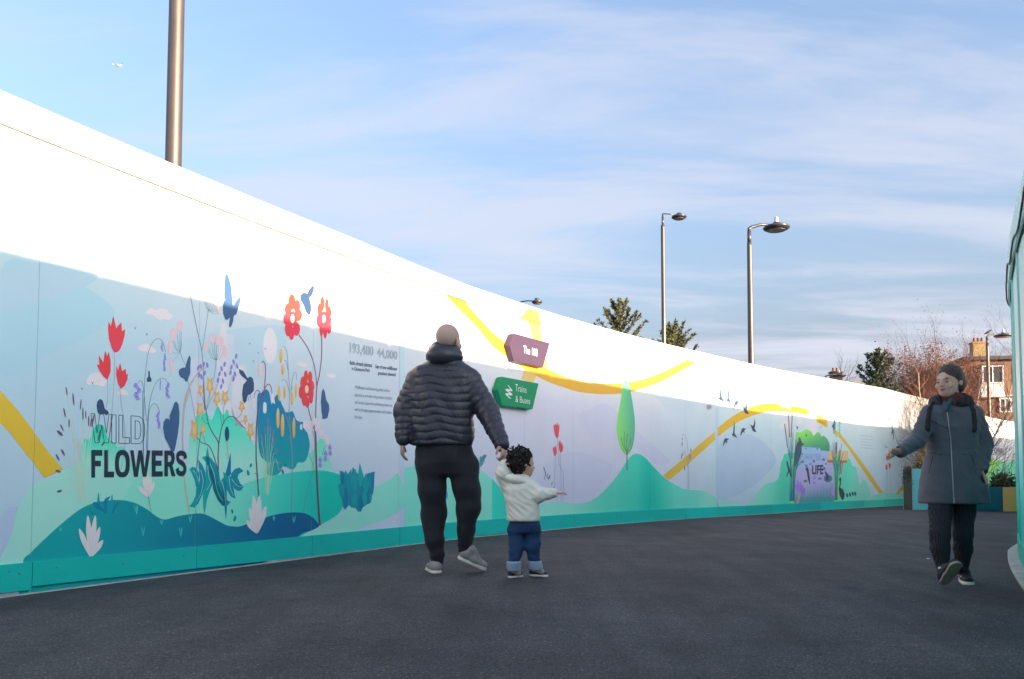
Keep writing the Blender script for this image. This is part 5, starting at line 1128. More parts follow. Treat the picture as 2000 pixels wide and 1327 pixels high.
shrub('shrub', a2.x+.75, a2.y+.45, z2+h2-.06, .42, .35, .50, 1500, SHRUB, 'leafy green shrub at the right of the teal planter', 7, .038, .1)
shrub('shrub', a2.x+.25, a2.y+.45, z2+h2-.06, .42, .35, .42, 1300, SHRUBD, 'dark bushy shrub at the left of the teal planter', 8, .034, .1)
shrub('shrub', a3.x+.25, a3.y+.4, z3+h3-.06, .40, .35, .45, 1100, SHRUB, 'broad-leaved shrub spilling over the yellow planter', 9, .05, .3)
grass_tuft(a2.x+.62, a2.y+.35, z2+h2-.05, .78, 120, 'tall spiky ornamental grass in the teal planter', 11, .45)
# litter on the path
p = at(1813, 1092, 7.2); g = gz_xy(p.x, p.y); p = at(1813, 1092, 7.2*(CH-g)/(CH-p.z))
o = MB().add([(-.016,-.02,.001),(.018,-.012,.003),(.02,.018,.001),(-.012,.014,.006)], [(0,1,2,3)]).add([(-.016,-.02,.0),(.018,-.012,.002),(.02,.018,.0),(-.012,.014,.005)], [(3,2,1,0)]).build('litter', WHT); o.location = (p.x, p.y, gz_xy(p.x, p.y)+.002); tag(o, 'tiny white scrap of litter on the asphalt left of the woman', 'litter')

# ---------------------------------------------------------------- people: one smooth skin per body and per garment
class SDF:
    """implicit solid from tapered limbs and ellipsoids, blended smoothly, meshed once"""
    def __init__(s, h=.008): s.P = []; s.h = h
    def cone(s, a, b, ra, rb, k=.02, flat=None, q=None, sub=False): s.P.append(('c', np.array(a, float), np.array(b, float), ra, rb, k, flat, q, sub)); return s
    def chain(s, pts, rad, k=.02, flat=None, q=None):
        for i in range(len(pts)-1): s.cone(pts[i], pts[i+1], rad[i], rad[i+1], k, flat, q)
        return s
    def ell(s, c, r, rot=None, k=.02, sub=False): s.P.append(('e', np.array(c, float), np.array(r, float), np.eye(3) if rot is None else np.array(rot.to_3x3()), None, k, None, None, sub)); return s
    def loft(s, rows, yaw=0.0, k=.02, q=None, n=2.4, cap=.03): s.P.append(('l', np.array(rows, float), yaw, n, cap, k, None, q, False)); return s
    def build(s, name, m, parent, post=None, colf=None, smooth=1, origin=None):
        lo = np.full(3, 1e9); hi = -lo; bbs = []
        for p in s.P:
            if p[0] == 'c': r_ = max(p[3], p[4])*1.6; a = np.minimum(p[1], p[2])-r_; b = np.maximum(p[1], p[2])+r_
            elif p[0] == 'e': r_ = p[2].max()*1.15; a = p[1]-r_; b = p[1]+r_
            else:
                rr_ = p[1]; mx = max(rr_[:, 3].max(), rr_[:, 4].max())*1.2
                a = np.array([rr_[:, 1].min()-mx, rr_[:, 2].min()-mx, rr_[:, 0].min()-.04]); b = np.array([rr_[:, 1].max()+mx, rr_[:, 2].max()+mx, rr_[:, 0].max()+.04])
            bbs.append((a, b))
            if not p[8]: lo = np.minimum(lo, a); hi = np.maximum(hi, b)
        h = s.h; lo -= 3*h; n = np.ceil((hi-lo)/h).astype(int)+4
        ax = [lo[i]+h*np.arange(n[i]) for i in range(3)]
        Fd = np.full(n, .15, np.float32)
        for p, (a, b) in zip(s.P, bbs):
            k = p[5]; i0 = np.clip(((a-k*2-.02-lo)/h).astype(int), 0, n-1); i1 = np.clip(((b+k*2+.02-lo)/h).astype(int)+1, 1, n)
            if (i1 <= i0).any(): continue
            sl = tuple(slice(i0[i], i1[i]) for i in range(3))
            X, Y, Zz = np.meshgrid(*[ax[i][sl[i]].astype(np.float32) for i in range(3)], indexing='ij')
            if p[0] == 'c':
                _, A, B, ra, rb, k, flat, q, sub = p; d = B-A; L = np.linalg.norm(d)+1e-9; u = d/L
                px, py, pz = X-A[0], Y-A[1], Zz-A[2]; t = np.clip((px*u[0]+py*u[1]+pz*u[2])/L, 0, 1)
                ex, ey, ez = px-t*d[0], py-t*d[1], pz-t*d[2]
                if flat is not None:
                    nv = np.array(flat[0], float); nv /= np.linalg.norm(nv); dn = ex*nv[0]+ey*nv[1]+ez*nv[2]; g = 1/flat[1]-1
                    ex, ey, ez = ex+dn*nv[0]*g, ey+dn*nv[1]*g, ez+dn*nv[2]*g
                r_ = ra+(rb-ra)*t
                if q is not None: r_ = r_ + q(X, Y, Zz, t*L)
                D = np.sqrt(ex*ex+ey*ey+ez*ez)-r_
            elif p[0] == 'e':
                Rm = p[3]; px, py, pz = X-p[1][0], Y-p[1][1], Zz-p[1][2]
                lx = px*Rm[0, 0]+py*Rm[1, 0]+pz*Rm[2, 0]; ly = px*Rm[0, 1]+py*Rm[1, 1]+pz*Rm[2, 1]; lz = px*Rm[0, 2]+py*Rm[1, 2]+pz*Rm[2, 2]
                rx, ry, rz_ = p[2]; k0 = np.sqrt((lx/rx)**2+(ly/ry)**2+(lz/rz_)**2); k1 = np.sqrt((lx/rx**2)**2+(ly/ry**2)**2+(lz/rz_**2)**2)+1e-6
                D = k0*(k0-1)/k1; sub = p[8]
            else:
                _, rows, yaw, nn, cap, k, _, q, sub = p; o_ = rows[:, 0].argsort(); rw = rows[o_]
                cx, cy, rx, ry = [np.interp(Zz, rw[:, 0], rw[:, j]).astype(np.float32) for j in (1, 2, 3, 4)]
                dx, dy = X-cx, Y-cy; c_, s_ = math.cos(yaw), math.sin(yaw); lx, ly = dx*c_+dy*s_, -dx*s_+dy*c_
                if q is not None: e = q(X, Y, Zz, Zz); rx = rx+e; ry = ry+e
                g = (np.abs(lx/rx)**nn+np.abs(ly/ry)**nn)**(1/nn); D = (g-1)*np.minimum(rx, ry)
                z1_, z0_ = rw[-1, 0], rw[0, 0]; dz = np.maximum(Zz-z1_, z0_-Zz)+cap
                D2 = D+cap; D = np.minimum(np.maximum(D2, dz), 0)+np.sqrt(np.maximum(D2, 0)**2+np.maximum(dz, 0)**2)-cap
            F1 = Fd[sl]
            if sub:
                hh = np.clip(.5-.5*(F1+D)/k, 0, 1); Fd[sl] = F1*(1-hh)-D*hh+k*hh*(1-hh)
            else:
                hh = np.clip(.5+.5*(D-F1)/k, 0, 1); Fd[sl] = D*(1-hh)+F1*hh-k*hh*(1-hh)
        if post is not None:
            X, Y, Zz = np.meshgrid(*[a_.astype(np.float32) for a_ in ax], indexing='ij', sparse=True); Fd = post(Fd, X, Y, Zz).astype(np.float32)
        Fd[0], Fd[-1], Fd[:, 0], Fd[:, -1], Fd[:, :, 0], Fd[:, :, -1] = [np.float32(.1)]*6
        # surface nets
        ins = Fd < 0; c = [slice(0, -1), slice(1, None)]
        tot = np.zeros(np.array(Fd.shape)-1, np.int8)
        for a in (0, 1):
            for b in (0, 1):
                for e in (0, 1): tot += ins[c[a], c[b], c[e]]
        act = (tot > 0) & (tot < 8); ids = np.full(act.shape, -1, np.int64); I = np.argwhere(act); ids[act] = np.arange(len(I))
        acc = np.zeros((len(I), 3)); cnt = np.zeros(len(I)); ii = I.T
        for a0 in [(x, y, z) for x in (0, 1) for y in (0, 1) for z in (0, 1)]:
            for axx in range(3):
                if a0[axx]: continue
                b0 = list(a0); b0[axx] = 1
                va = Fd[ii[0]+a0[0], ii[1]+a0[1], ii[2]+a0[2]]; vb = Fd[ii[0]+b0[0], ii[1]+b0[1], ii[2]+b0[2]]
                mk = (va < 0) != (vb < 0); t = np.where(mk, va/np.where(mk, va-vb, 1), 0)
                pp = np.tile(np.array(a0, float), (len(I), 1)); pp[:, axx] += t
                acc[mk] += pp[mk]; cnt[mk] += 1
        V = lo+(I+acc/cnt[:, None])*h
        Q_ = []
        for axx in range(3):
            o1, o2 = (axx+1) % 3, (axx+2) % 3
            sa = [slice(1, -1)]*3; sa[axx] = slice(0, -1); sb_ = list(sa); sb_[axx] = slice(1, None)
            A_ = ins[tuple(sa)]; B_ = ins[tuple(sb_)]; idx = np.argwhere(A_ != B_)
            if not len(idx): continue
            fl = A_[tuple(idx.T)]; g = idx.copy(); g[:, o1] += 1; g[:, o2] += 1
            def cell(d1, d2):
                w_ = g.copy(); w_[:, o1] -= d1; w_[:, o2] -= d2; return ids[tuple(w_.T)]
            q4 = np.stack([cell(1, 1), cell(0, 1), cell(0, 0), cell(1, 0)], 1); q4[~fl] = q4[~fl][:, ::-1]; Q_.append(q4)
        Q_ = np.concatenate(Q_); Q_ = Q_[(Q_ >= 0).all(1)]
        for _ in range(smooth):
            sm = np.zeros_like(V); ct = np.zeros(len(V))
            for i in range(4):
                j = (i+1) % 4; np.add.at(sm, Q_[:, i], V[Q_[:, j]]); np.add.at(ct, Q_[:, i], 1); np.add.at(sm, Q_[:, j], V[Q_[:, i]]); np.add.at(ct, Q_[:, j], 1)
            V = V*.45+sm/np.maximum(ct, 1)[:, None]*.55
        # keep the largest pieces only
        cols = colf(V) if colf else None
        me = bpy.data.meshes.new(name); me.vertices.add(len(V)); o3 = np.array(origin if origin is not None else (0, 0, 0), float)
        me.vertices.foreach_set('co', (V-o3).astype(np.float32).ravel())
        me.loops.add(Q_.size); me.loops.foreach_set('vertex_index', Q_.ravel().astype(np.int32))
        me.polygons.add(len(Q_)); me.polygons.foreach_set('loop_start', np.arange(0, Q_.size, 4, dtype=np.int32)); me.polygons.foreach_set('loop_total', np.full(len(Q_), 4, np.int32))
        me.polygons.foreach_set('use_smooth', np.ones(len(Q_), bool)); me.update(calc_edges=True); me.validate(); me.materials.append(m)
        if cols is not None:
            a = me.color_attributes.new('Col', 'FLOAT_COLOR', 'POINT'); c4 = np.ones((len(V), 4), np.float32); c4[:, :3] = cols; a.data.foreach_set('color', c4.ravel())
        return link(bpy.data.objects.new(name, me), parent)
def quilt(p, amp, ph=0.0, wob=.0):
    def f(X, Y, Zz, t):
        tt = t + wob*np.sin(X*13+Y*9+t*3)*.7 + wob*np.sin(X*29-Y*23+t*9)*.45; fr = np.mod(tt/p+ph, 1.0); return amp*(1-np.abs(2*fr-1)**3.2)*(1+.25*np.sin(X*19+t*31)) - amp*.3 + wob*.4*np.sin(X*43+t*21)*np.sin(Y*37-t*11) + .0012*np.sin(X*150+t*40)*np.sin(Y*130+t*60)
    return f
def drape(amp, z0, seed=0.0):
    f0 = folds(.005, .7, seed, .6)
    def f(X, Y, Zz, t):
        k = np.clip((z0-Zz)/.35, 0, 1); return f0(X, Y, Zz, t) + amp*k*(np.sin(X*36+seed+Zz*3)*.7+np.sin(X*61+Y*20+seed*2)*.3) - .004*np.exp(-((Zz-z0-.02)/.02)**2)
    return f
def sag(amp, seed=0.0, kz=1.0):
    """long diagonal creases of soft trousers, gathering towards the ankle"""
    def f(X, Y, Zz, t):
        u = Zz*kz; a = np.sin(X*24+u*13+seed)+.5*np.sin(X*11-u*22+Y*18+seed*2); g = np.clip((.32-Zz)/.3, 0, 1)
        b = np.sin(u*62+np.sin(X*30+seed)*1.3+Y*20)*g; return amp*(.55*a+.45*b)
    return f
def folds(amp, fx=1.0, seed=0.0, fz=1.0):
    def f(X, Y, Zz, t):
        a = np.sin(X*38*fx+Zz*26*fz+seed)*np.sin(Y*30*fx-Zz*17*fz+seed*2)+.6*np.sin(Zz*55*fz+X*21*fx+seed*3+2*np.sin(X*14+seed))
        return amp*(1.2-np.abs(a))*.8
    return f
SKIN = mat('skin', (1, 1, 1), rough=.5, attr=True, var=.05, vscale=30, spec=.4); SKIN.node_tree.nodes['Principled BSDF'].inputs['Subsurface Weight'].default_value = .08
SKIN.node_tree.nodes['Principled BSDF'].inputs['Subsurface Radius'].default_value = (.012, .005, .003)
def J(x, y, D): return np.array(at(x, y, D))
def hand(S, wr, d, palm_n, s=1.0, curl=.5, spread=.22, side=1, k=.006):
    """palm + four unequal bent fingers + thumb. wr: wrist; d: direction of the fingers; palm_n: the way the palm faces; side: which side the thumb is on"""
    wr = Vector(wr); d = Vector(d).normalized(); n = Vector(palm_n); n = (n-d*n.dot(d)).normalized(); t = d.cross(n)*side
    Lp = .085*s; c = wr+d*Lp*.5
    S.cone(wr, wr+d*Lp*.9, .026*s, .036*s, k*2, flat=(n, .48))
    for i, (off, L, r_) in enumerate(((.028, .072, .0095), (.0095, .080, .0098), (-.0095, .074, .0092), (-.027, .058, .0082))):
        b = wr+d*Lp*.92+t*off*s*.95; dd = (d+t*off*spread*10).normalized(); q = b; ang = 0
        for j, (fl, rr_) in enumerate(((.46, 1), (.30, .9), (.24, .8))):
            ang += curl*(.55+.35*j); v = dd*math.cos(ang)+n*math.sin(ang); e = q+v*L*s*fl
            S.cone(q, e, r_*s*rr_, r_*s*rr_*.92, k*.4); q = e
    b = wr+d*Lp*.28+t*.026*s; v1 = (d*.75+t*.72+n*.35).normalized(); v2 = (d*.9+t*.15+n*.55).normalized()
    S.cone(b, b+v1*.042*s, .0145*s, .0118*s, k); S.cone(b+v1*.042*s, b+v1*.042*s+v2*.034*s, .0115*s, .0092*s, k*.6)
def head(S, c, yaw, s=1.0, pitch=0.0, child=False, ear=1.0):
    """skull, face, nose, lips, ears. yaw 0 looks along -Y (to the camera)"""
    Rm = Matrix.Rotation(yaw, 3, 'Z') @ Matrix.Rotation(pitch, 3, 'X'); c = Vector(c)
    def L(x, y, z): return c + Rm @ (Vector((x, y, z))*s)
    def E(x, y, z, rx, ry, rz_, k=.012, sub=False, rot=None): S.ell(L(x, y, z), (rx*s, ry*s, rz_*s), Rm if rot is None else Rm @ rot, k*s, sub)
    E(0, .018, .028, .077, .094, .088); E(0, -.035, -.028, .058, .058, .078, .035); E(0, -.052, -.082, .030, .030, .026, .03)
    E(0, -.030, -.070, .048, .045, .035, .03)
    if child: E(.035, -.060, -.045, .028, .022, .026, .02); E(-.035, -.060, -.045, .028, .022, .026, .02); E(0, -.05, .04, .060, .04, .05, .03)
    E(0, -.088, .012, .045, .012, .010, .012)                                        # brow
    for sg in (-1, 1):
        E(sg*.031, -.100, -.008, .016, .011, .010, .010, True); E(sg*.031, -.082, -.009, .0125, .0125, .0115, .003)
        E(sg*.040, -.072, -.036, .022, .016, .018, .02)
        E(sg*(.082-.007*(1-ear)*4), .012, -.014, .009*ear, .018*ear, .032*ear, .006, rot=Matrix.Rotation(-sg*.35, 3, 'Z')); E(sg*(.090-.007*(1-ear)*4), .008, -.014, .004, .010*ear, .018*ear, .004, True)
    S.cone(L(0, -.092, .004), L(0, -.112, -.030), .0075*s, .0115*s, .010*s); E(.010, -.103, -.034, .007, .008, .006, .006); E(-.010, -.103, -.034, .007, .008, .006, .006)
    E(0, -.092, -.056, .021, .010, .0052, .005); E(0, -.090, -.066, .018, .010, .0058, .005); E(0, -.103, -.0608, .017, .006, .0014, .003, True)
    return L, Rm
def skin_cols(base, L, s, lips, brow, eye=(.03, .02, .015), bald=None):
    base = np.array(base)
    def f(V):
        C = np.tile(base, (len(V), 1)); o3 = np.array(L(0, 0, 0)); ax_ = [np.array(L(*e))-o3 for e in ((1, 0, 0), (0, 1, 0), (0, 0, 1))]
        l = np.stack([(V-o3)@a/(s*s) for a in ax_], 1)
        def blob(x, y, z, rx, ry, rz_, col, soft=.35, amt=1):
            nonlocal C
            d = np.sqrt(((l[:, 0]-x)/rx)**2+((l[:, 1]-y)/ry)**2+((l[:, 2]-z)/rz_)**2); w_ = np.clip((1-d)/soft, 0, 1)[:, None]*amt; C = C*(1-w_)+np.array(col)*w_
        blob(0, -.097, -.061, .023, .02, .011, lips)
        for sg in (-1, 1):
            blob(sg*.038, -.085, -.034, .028, .03, .02, base*np.array([1.12, .78, .76]), .9, .6)
            blob(sg*.031, -.095, -.0085, .017, .016, .0085, np.array(eye), .6, .95)
            blob(sg*.021, -.095, -.056, .010, .015, .005, lips, .8, .6); blob(sg*.033, -.09, .016, .022, .02, .007, brow, .6)
        blob(0, -.112, -.031, .014, .012, .012, base*np.array([1.1, .8, .78]), .9, .5)
        if bald is not None:
            d = (l[:, 2] > -.012+.0*l[:, 0]) & (l[:, 1] > -.055-.3*(l[:, 2]-.05)) ; w_ = (np.clip((l[:, 2]+.03)/.05, 0, 1)*np.clip((l[:, 1]+.07)/.03, 0, 1))[:, None]*bald[1]; C = C*(1-w_)+np.array(bald[0])*w_
        return C
    return f
def shoe(name, root, heel, toe, up, mu, msole, s=1.0, wid_=1.0, sole_h=.022, collar=None, trim=None):
    """heel/toe: points on the ground plane of the sole; up: sole normal. Upper and sole are two skins"""
    heel, toe, up = Vector(heel), Vector(toe), Vector(up).normalized(); d = (toe-heel); Ln = d.length; d.normalize(); up = (up-d*up.dot(d)).normalized(); sd = d.cross(up)
    S = SDF(.005); f = (up, .8)
    S.cone(heel+d*.035*s+up*(.040*s), heel+d*Ln*.45+up*.042*s, .034*s*wid_, .036*s*wid_, .02)
    S.cone(heel+d*Ln*.45+up*.036*s, toe-d*.045*s+up*.030*s, .040*s*wid_, .036*s*wid_, .02, flat=(up, .62))
    S.cone(heel+d*.04*s+up*.05*s, heel+d*.062*s+up*(.088*s), .031*s, .033*s, .02)
    S.cone(heel+d*.09*s+up*.075*s, heel+d*Ln*.58+up*.045*s, .027*s, .025*s, .02)
    hp = np.array(heel); un = np.array(up)
    up_ = S.build('shoe', mu, root, post=lambda F, X, Y, Z: np.maximum(F, -((X-hp[0])*un[0]+(Y-hp[1])*un[1]+(Z-hp[2])*un[2])+sole_h*.55*s), origin=root.location)
    B = SDF(.005)
    B.cone(heel+d*.036*s, heel+d*Ln*.4, .036*s*wid_, .036*s*wid_, .02); B.cone(heel+d*Ln*.4, toe-d*.045*s, .037*s*wid_, .042*s*wid_, .02)
    def cut(F, X, Y, Z):
        q = (X-hp[0])*un[0]+(Y-hp[1])*un[1]+(Z-hp[2])*un[2]; return np.maximum(F, np.maximum(-q, q-sole_h*s))
    so = B.build('sole', msole, up_, post=cut, origin=root.location)
    so.location = (0, 0, 0); return up_, d, up, sd

NYL = mat('puffer_nylon', (.030, .031, .050), rough=.42, bump=.25, bscale=70, var=.08, vscale=12, spec=.5)
JOG = mat('jogger_cloth', (.012, .013, .020), rough=.85, bump=.2, bscale=120, var=.1, vscale=10, sheen=.1)
KNITW = mat('cream_fleece', (.84, .80, .70), rough=.92, bump=.3, bscale=130, var=.05, vscale=14)
DENIM = mat('blue_denim', (.016, .052, .14), rough=.85, bump=.35, bscale=200, var=.22, vscale=14)
DENL = mat('denim_turnup', (.36, .46, .60), rough=.85, bump=.3, bscale=200)
COATM = mat('slate_coat', (.074, .086, .112), rough=.75, bump=.2, bscale=160, var=.10, vscale=7, sheen=.15)
HAIRD = mat('hair_dark', (.046, .028, .021), rough=.42, bump=.9, bscale=90, var=.3, vscale=40, stretch=(1, 1, .25))
CURL = mat('hair_curls', (.020, .013, .013), rough=.85, bump=.8, bscale=60, var=.3, vscale=40)
STUB = mat('cropped_hair', (.44, .32, .28), rough=.85, bump=.5, bscale=400)
MESHG = mat('trainer_grey', (.34, .31, .30), rough=.8, bump=.5, bscale=220); SOLEW = mat('sole_cream', (.72, .68, .58), rough=.6); SOLEK = mat('sole_white', (.72, .72, .74), rough=.6)
SNK = mat('sneaker_black', (.012, .012, .015), rough=.7, bump=.2, bscale=120); SUED = mat('outsole_tan', (.30, .27, .22), rough=.8, bump=.6, bscale=60)
NAVYS = mat('kid_shoe_navy', (.02, .025, .055), rough=.7); PINK = mat('pink_trim', (.75, .20, .32), rough=.6)
SCARF = mat('maroon_scarf', (.10, .028, .036), rough=.95, bump=.6, bscale=70, var=.45, vscale=26); TEALC = mat('teal_lining', (.0, .09, .11), rough=.8)
BLKC = mat('black_webbing', (.008, .008, .010), rough=.7); ZIP = mat('zip_metal', (.45, .45, .45), rough=.35, metal=.7)
def rib_mat():
    m = mat('ribbed_knit', (.009, .011, .017), rough=.9); t = m.node_tree; p = t.nodes['Principled BSDF']
    w_ = t.nodes.new('ShaderNodeTexWave'); w_.inputs['Scale'].default_value = 26; w_.bands_direction = 'X'; cd = t.nodes.new('ShaderNodeTexCoord'); t.links.new(cd.outputs['Object'], w_.inputs[0])
    b = t.nodes.new('ShaderNodeBump'); b.inputs['Strength'].default_value = .8; b.inputs['Distance'].default_value = .004; t.links.new(w_.outputs[0], b.inputs['Height']); t.links.new(b.outputs[0], p.inputs['Normal'])
    mx = t.nodes.new('ShaderNodeMixRGB'); mx.inputs[1].default_value = (.006, .007, .011, 1); mx.inputs[2].default_value = (.022, .027, .038, 1); t.links.new(w_.outputs[0], mx.inputs[0]); t.links.new(mx.outputs[0], p.inputs['Base Color'])
    return m
RIB = rib_mat()
def person(label, x, y, D, grp=None):
    p = at(x, y, D); t = empty('person', (p.x, p.y, gz_xy(p.x, p.y))); tag(t, label, 'person', grp); bpy.context.view_layer.update(); return t
def fix(o, t):
    return o
def rows(lst, D):
    """(photo y, left x, right x, depth radius, depth shift) -> loft rows"""
    out_ = []
    for y, x0, x1, ry, dy in lst:
        a, b = at(x0, y, D), at(x1, y, D); out_.append((a.z, (a.x+b.x)/2, D+dy, (b.x-a.x)/2, ry))
    return out_
def gp(x, D):       # point on the ground in the picture column x at depth D
    p = at(x, 900, D); return Vector((p.x, D, gz_xy(p.x, D)))

# ---- the man, seen from behind
def build_man():
    D = 6.0; t = person('man in black padded jacket and joggers, seen from behind, holding the child\'s hand', 860, 1118, D); O = t.location
    hc = J(877, 666, D-.02); yaw = math.pi-.55
    Jl = dict(sh=J(812, 742, D), el=J(788, 803, D-.02), wr=J(787, 858, D-.07)); Jr = dict(sh=J(920, 744, D), el=J(952, 803, D-.06), wr=J(980, 868, D-.22))
    S = SDF(.005); L, Rm = head(S, hc, yaw, 1.04)
    S.cone(J(874, 678, D+.01), J(868, 712, D+.02), .062, .072, .03)
    S.ell(J(866, 770, D), (.20, .12, .24), k=.05); S.ell(J(866, 890, D), (.18, .12, .14), k=.05)
    S.chain([Jl['sh'], Jl['el'], Jl['wr']], [.04, .038, .028], .03); S.chain([Jr['sh'], Jr['el'], Jr['wr']], [.045, .04, .029], .03)
    kl, al = J(846, 1002, D+.02), J(853, 1090, D); kr, ar = J(914, 992, D-.02), J(908, 1072, D+.02)
    S.chain([J(842, 905, D), kl, al], [.085, .055, .038], .03); S.chain([J(902, 905, D), kr, ar], [.085, .055, .038], .03)
    S.cone(al, gp(845, D+.15)+Vector((0, 0, .04)), .036, .03, .02); S.cone(ar, J(938, 1103, D+.06), .036, .028, .02)
    hand(S, Jl['wr']+np.array([0, 0, -.012]), (-.05, .10, -1), (1, .25, 0), 1.02, .42, side=-1)
    wr = Jr['wr']; hd = J(987, 898, 5.73)-wr
    hand(S, wr, hd, (-.25, -.25, .1)-np.array([.7, 0, 0])*0+np.array([-.5, .7, 0]), 1.02, .95, side=-1)
    S.build('body', SKIN, t, colf=skin_cols((.50, .30, .235), L, 1.04, (.36, .15, .12), (.06, .04, .03)), origin=O)
    H = SDF(.005); H.ell(L(0, .018, .028), (.0835, .1005, .0955), Rm, .01)
    def hcut(F, X, Y, Z):
        c0 = np.array(L(0, 0, 0)); yv = np.array(L(0, 1, 0))-c0; zv = np.array(L(0, 0, 1))-c0
        ly = ((X-c0[0])*yv[0]+(Y-c0[1])*yv[1]+(Z-c0[2])*yv[2])/1.08; lz = ((X-c0[0])*zv[0]+(Y-c0[1])*zv[1]+(Z-c0[2])*zv[2])/1.08
        return np.maximum(np.maximum(F, -.035-lz-np.clip(ly, -.02, .1)*.25), -(ly+.052+np.clip(lz-.03, 0, 1)*.35))
    H.build('hair', STUB, t, post=hcut, origin=O)
    qb = quilt(.058, .0072, .1, .013); qs = quilt(.052, .007, 0, .010)
    K = SDF(.006)
    K.loft(rows([(871, 803, 923, .168, 0), (850, 801, 926, .172, 0), (815, 799, 924, .165, 0), (775, 797, 928, .155, .0), (745, 794, 934, .145, .01), (727, 800, 930, .135, .01), (716, 814, 918, .120, .015), (706, 834, 903, .105, .02), (698, 845, 893, .09, .02)], D), 0, .03, qb, 2.3, .02)
    K.chain([J(815, 742, D), Jl['el'], Jl['wr']], [.082, .070, .052], .025, q=qs)
    K.chain([J(917, 744, D), Jr['el'], Jr['wr']], [.090, .082, .052], .025, q=qs)
    K.cone(Jl['wr'], Jl['wr']+(Jl['wr']-Jl['el'])*.03, .045, .040, .01)
    K.build('jacket', NYL, t, origin=O)
    Hd = SDF(.006); qh = quilt(.038, .008, 0, .006)
    Hd.loft(rows([(706, 833, 903, .115, .0), (696, 833, 904, .125, .0), (684, 838, 900, .116, .005), (674, 842, 892, .096, .012), (668, 847, 884, .080, .01)], D), 0, .02, qh, 2.1, .018)
    Hd.ell(J(860, 694, D-.095), (.105, .07, .07), k=.04)
    a0 = np.array(hc); ax_ = Vector((0, 0, 1))
    Hd.cone(J(878, 655, D+.02), J(876, 672, D+.02), .062, .070, .015, sub=True)
    Hd.build('hood', NYL, t, origin=O)
    T = SDF(.007); fo = sag(.013, 1.2)
    T.loft(rows([(930, 822, 932, .13, 0), (905, 814, 931, .15, 0), (880, 813, 925, .15, 0), (862, 815, 920, .14, 0)], D), 0, .05, fo, 2.2, .03)
    T.chain([J(843, 915, D), J(844, 955, D+.01), kl, J(851, 1055, D), J(854, 1082, D)], [.119, .109, .090, .071, .055], .03, q=fo)
    T.chain([J(906, 915, D), J(911, 955, D-.01), kr, J(912, 1035, D), J(908, 1062, D+.02)], [.119, .109, .086, .066, .051], .03, q=fo)
    T.build('trousers', JOG, t, origin=O)
    for a_, b_ in ((J(854, 1083, D), J(854, 1096, D)), (J(908, 1064, D+.02), J(907, 1074, D+.02))):
        C = SDF(.006); C.cone(a_, b_, .051, .046, .01, q=quilt(.018, .004)); C.build('cuff', JOG, t, origin=O)
    h1 = gp(855, D-.065); t1 = gp(842, D+.20); shoe('shoe', t, h1, t1, (0, 0, 1), MESHG, SOLEW, 1.12, 1.10, .030)
    g2 = gp(950, D+.07); h2 = Vector(J(893, 1090, D+.0)); shoe('shoe', t, h2, g2+Vector((.0, 0, .012)), (.50, -.10, .86), MESHG, SOLEW, 1.12, 1.05, .030)
build_man()

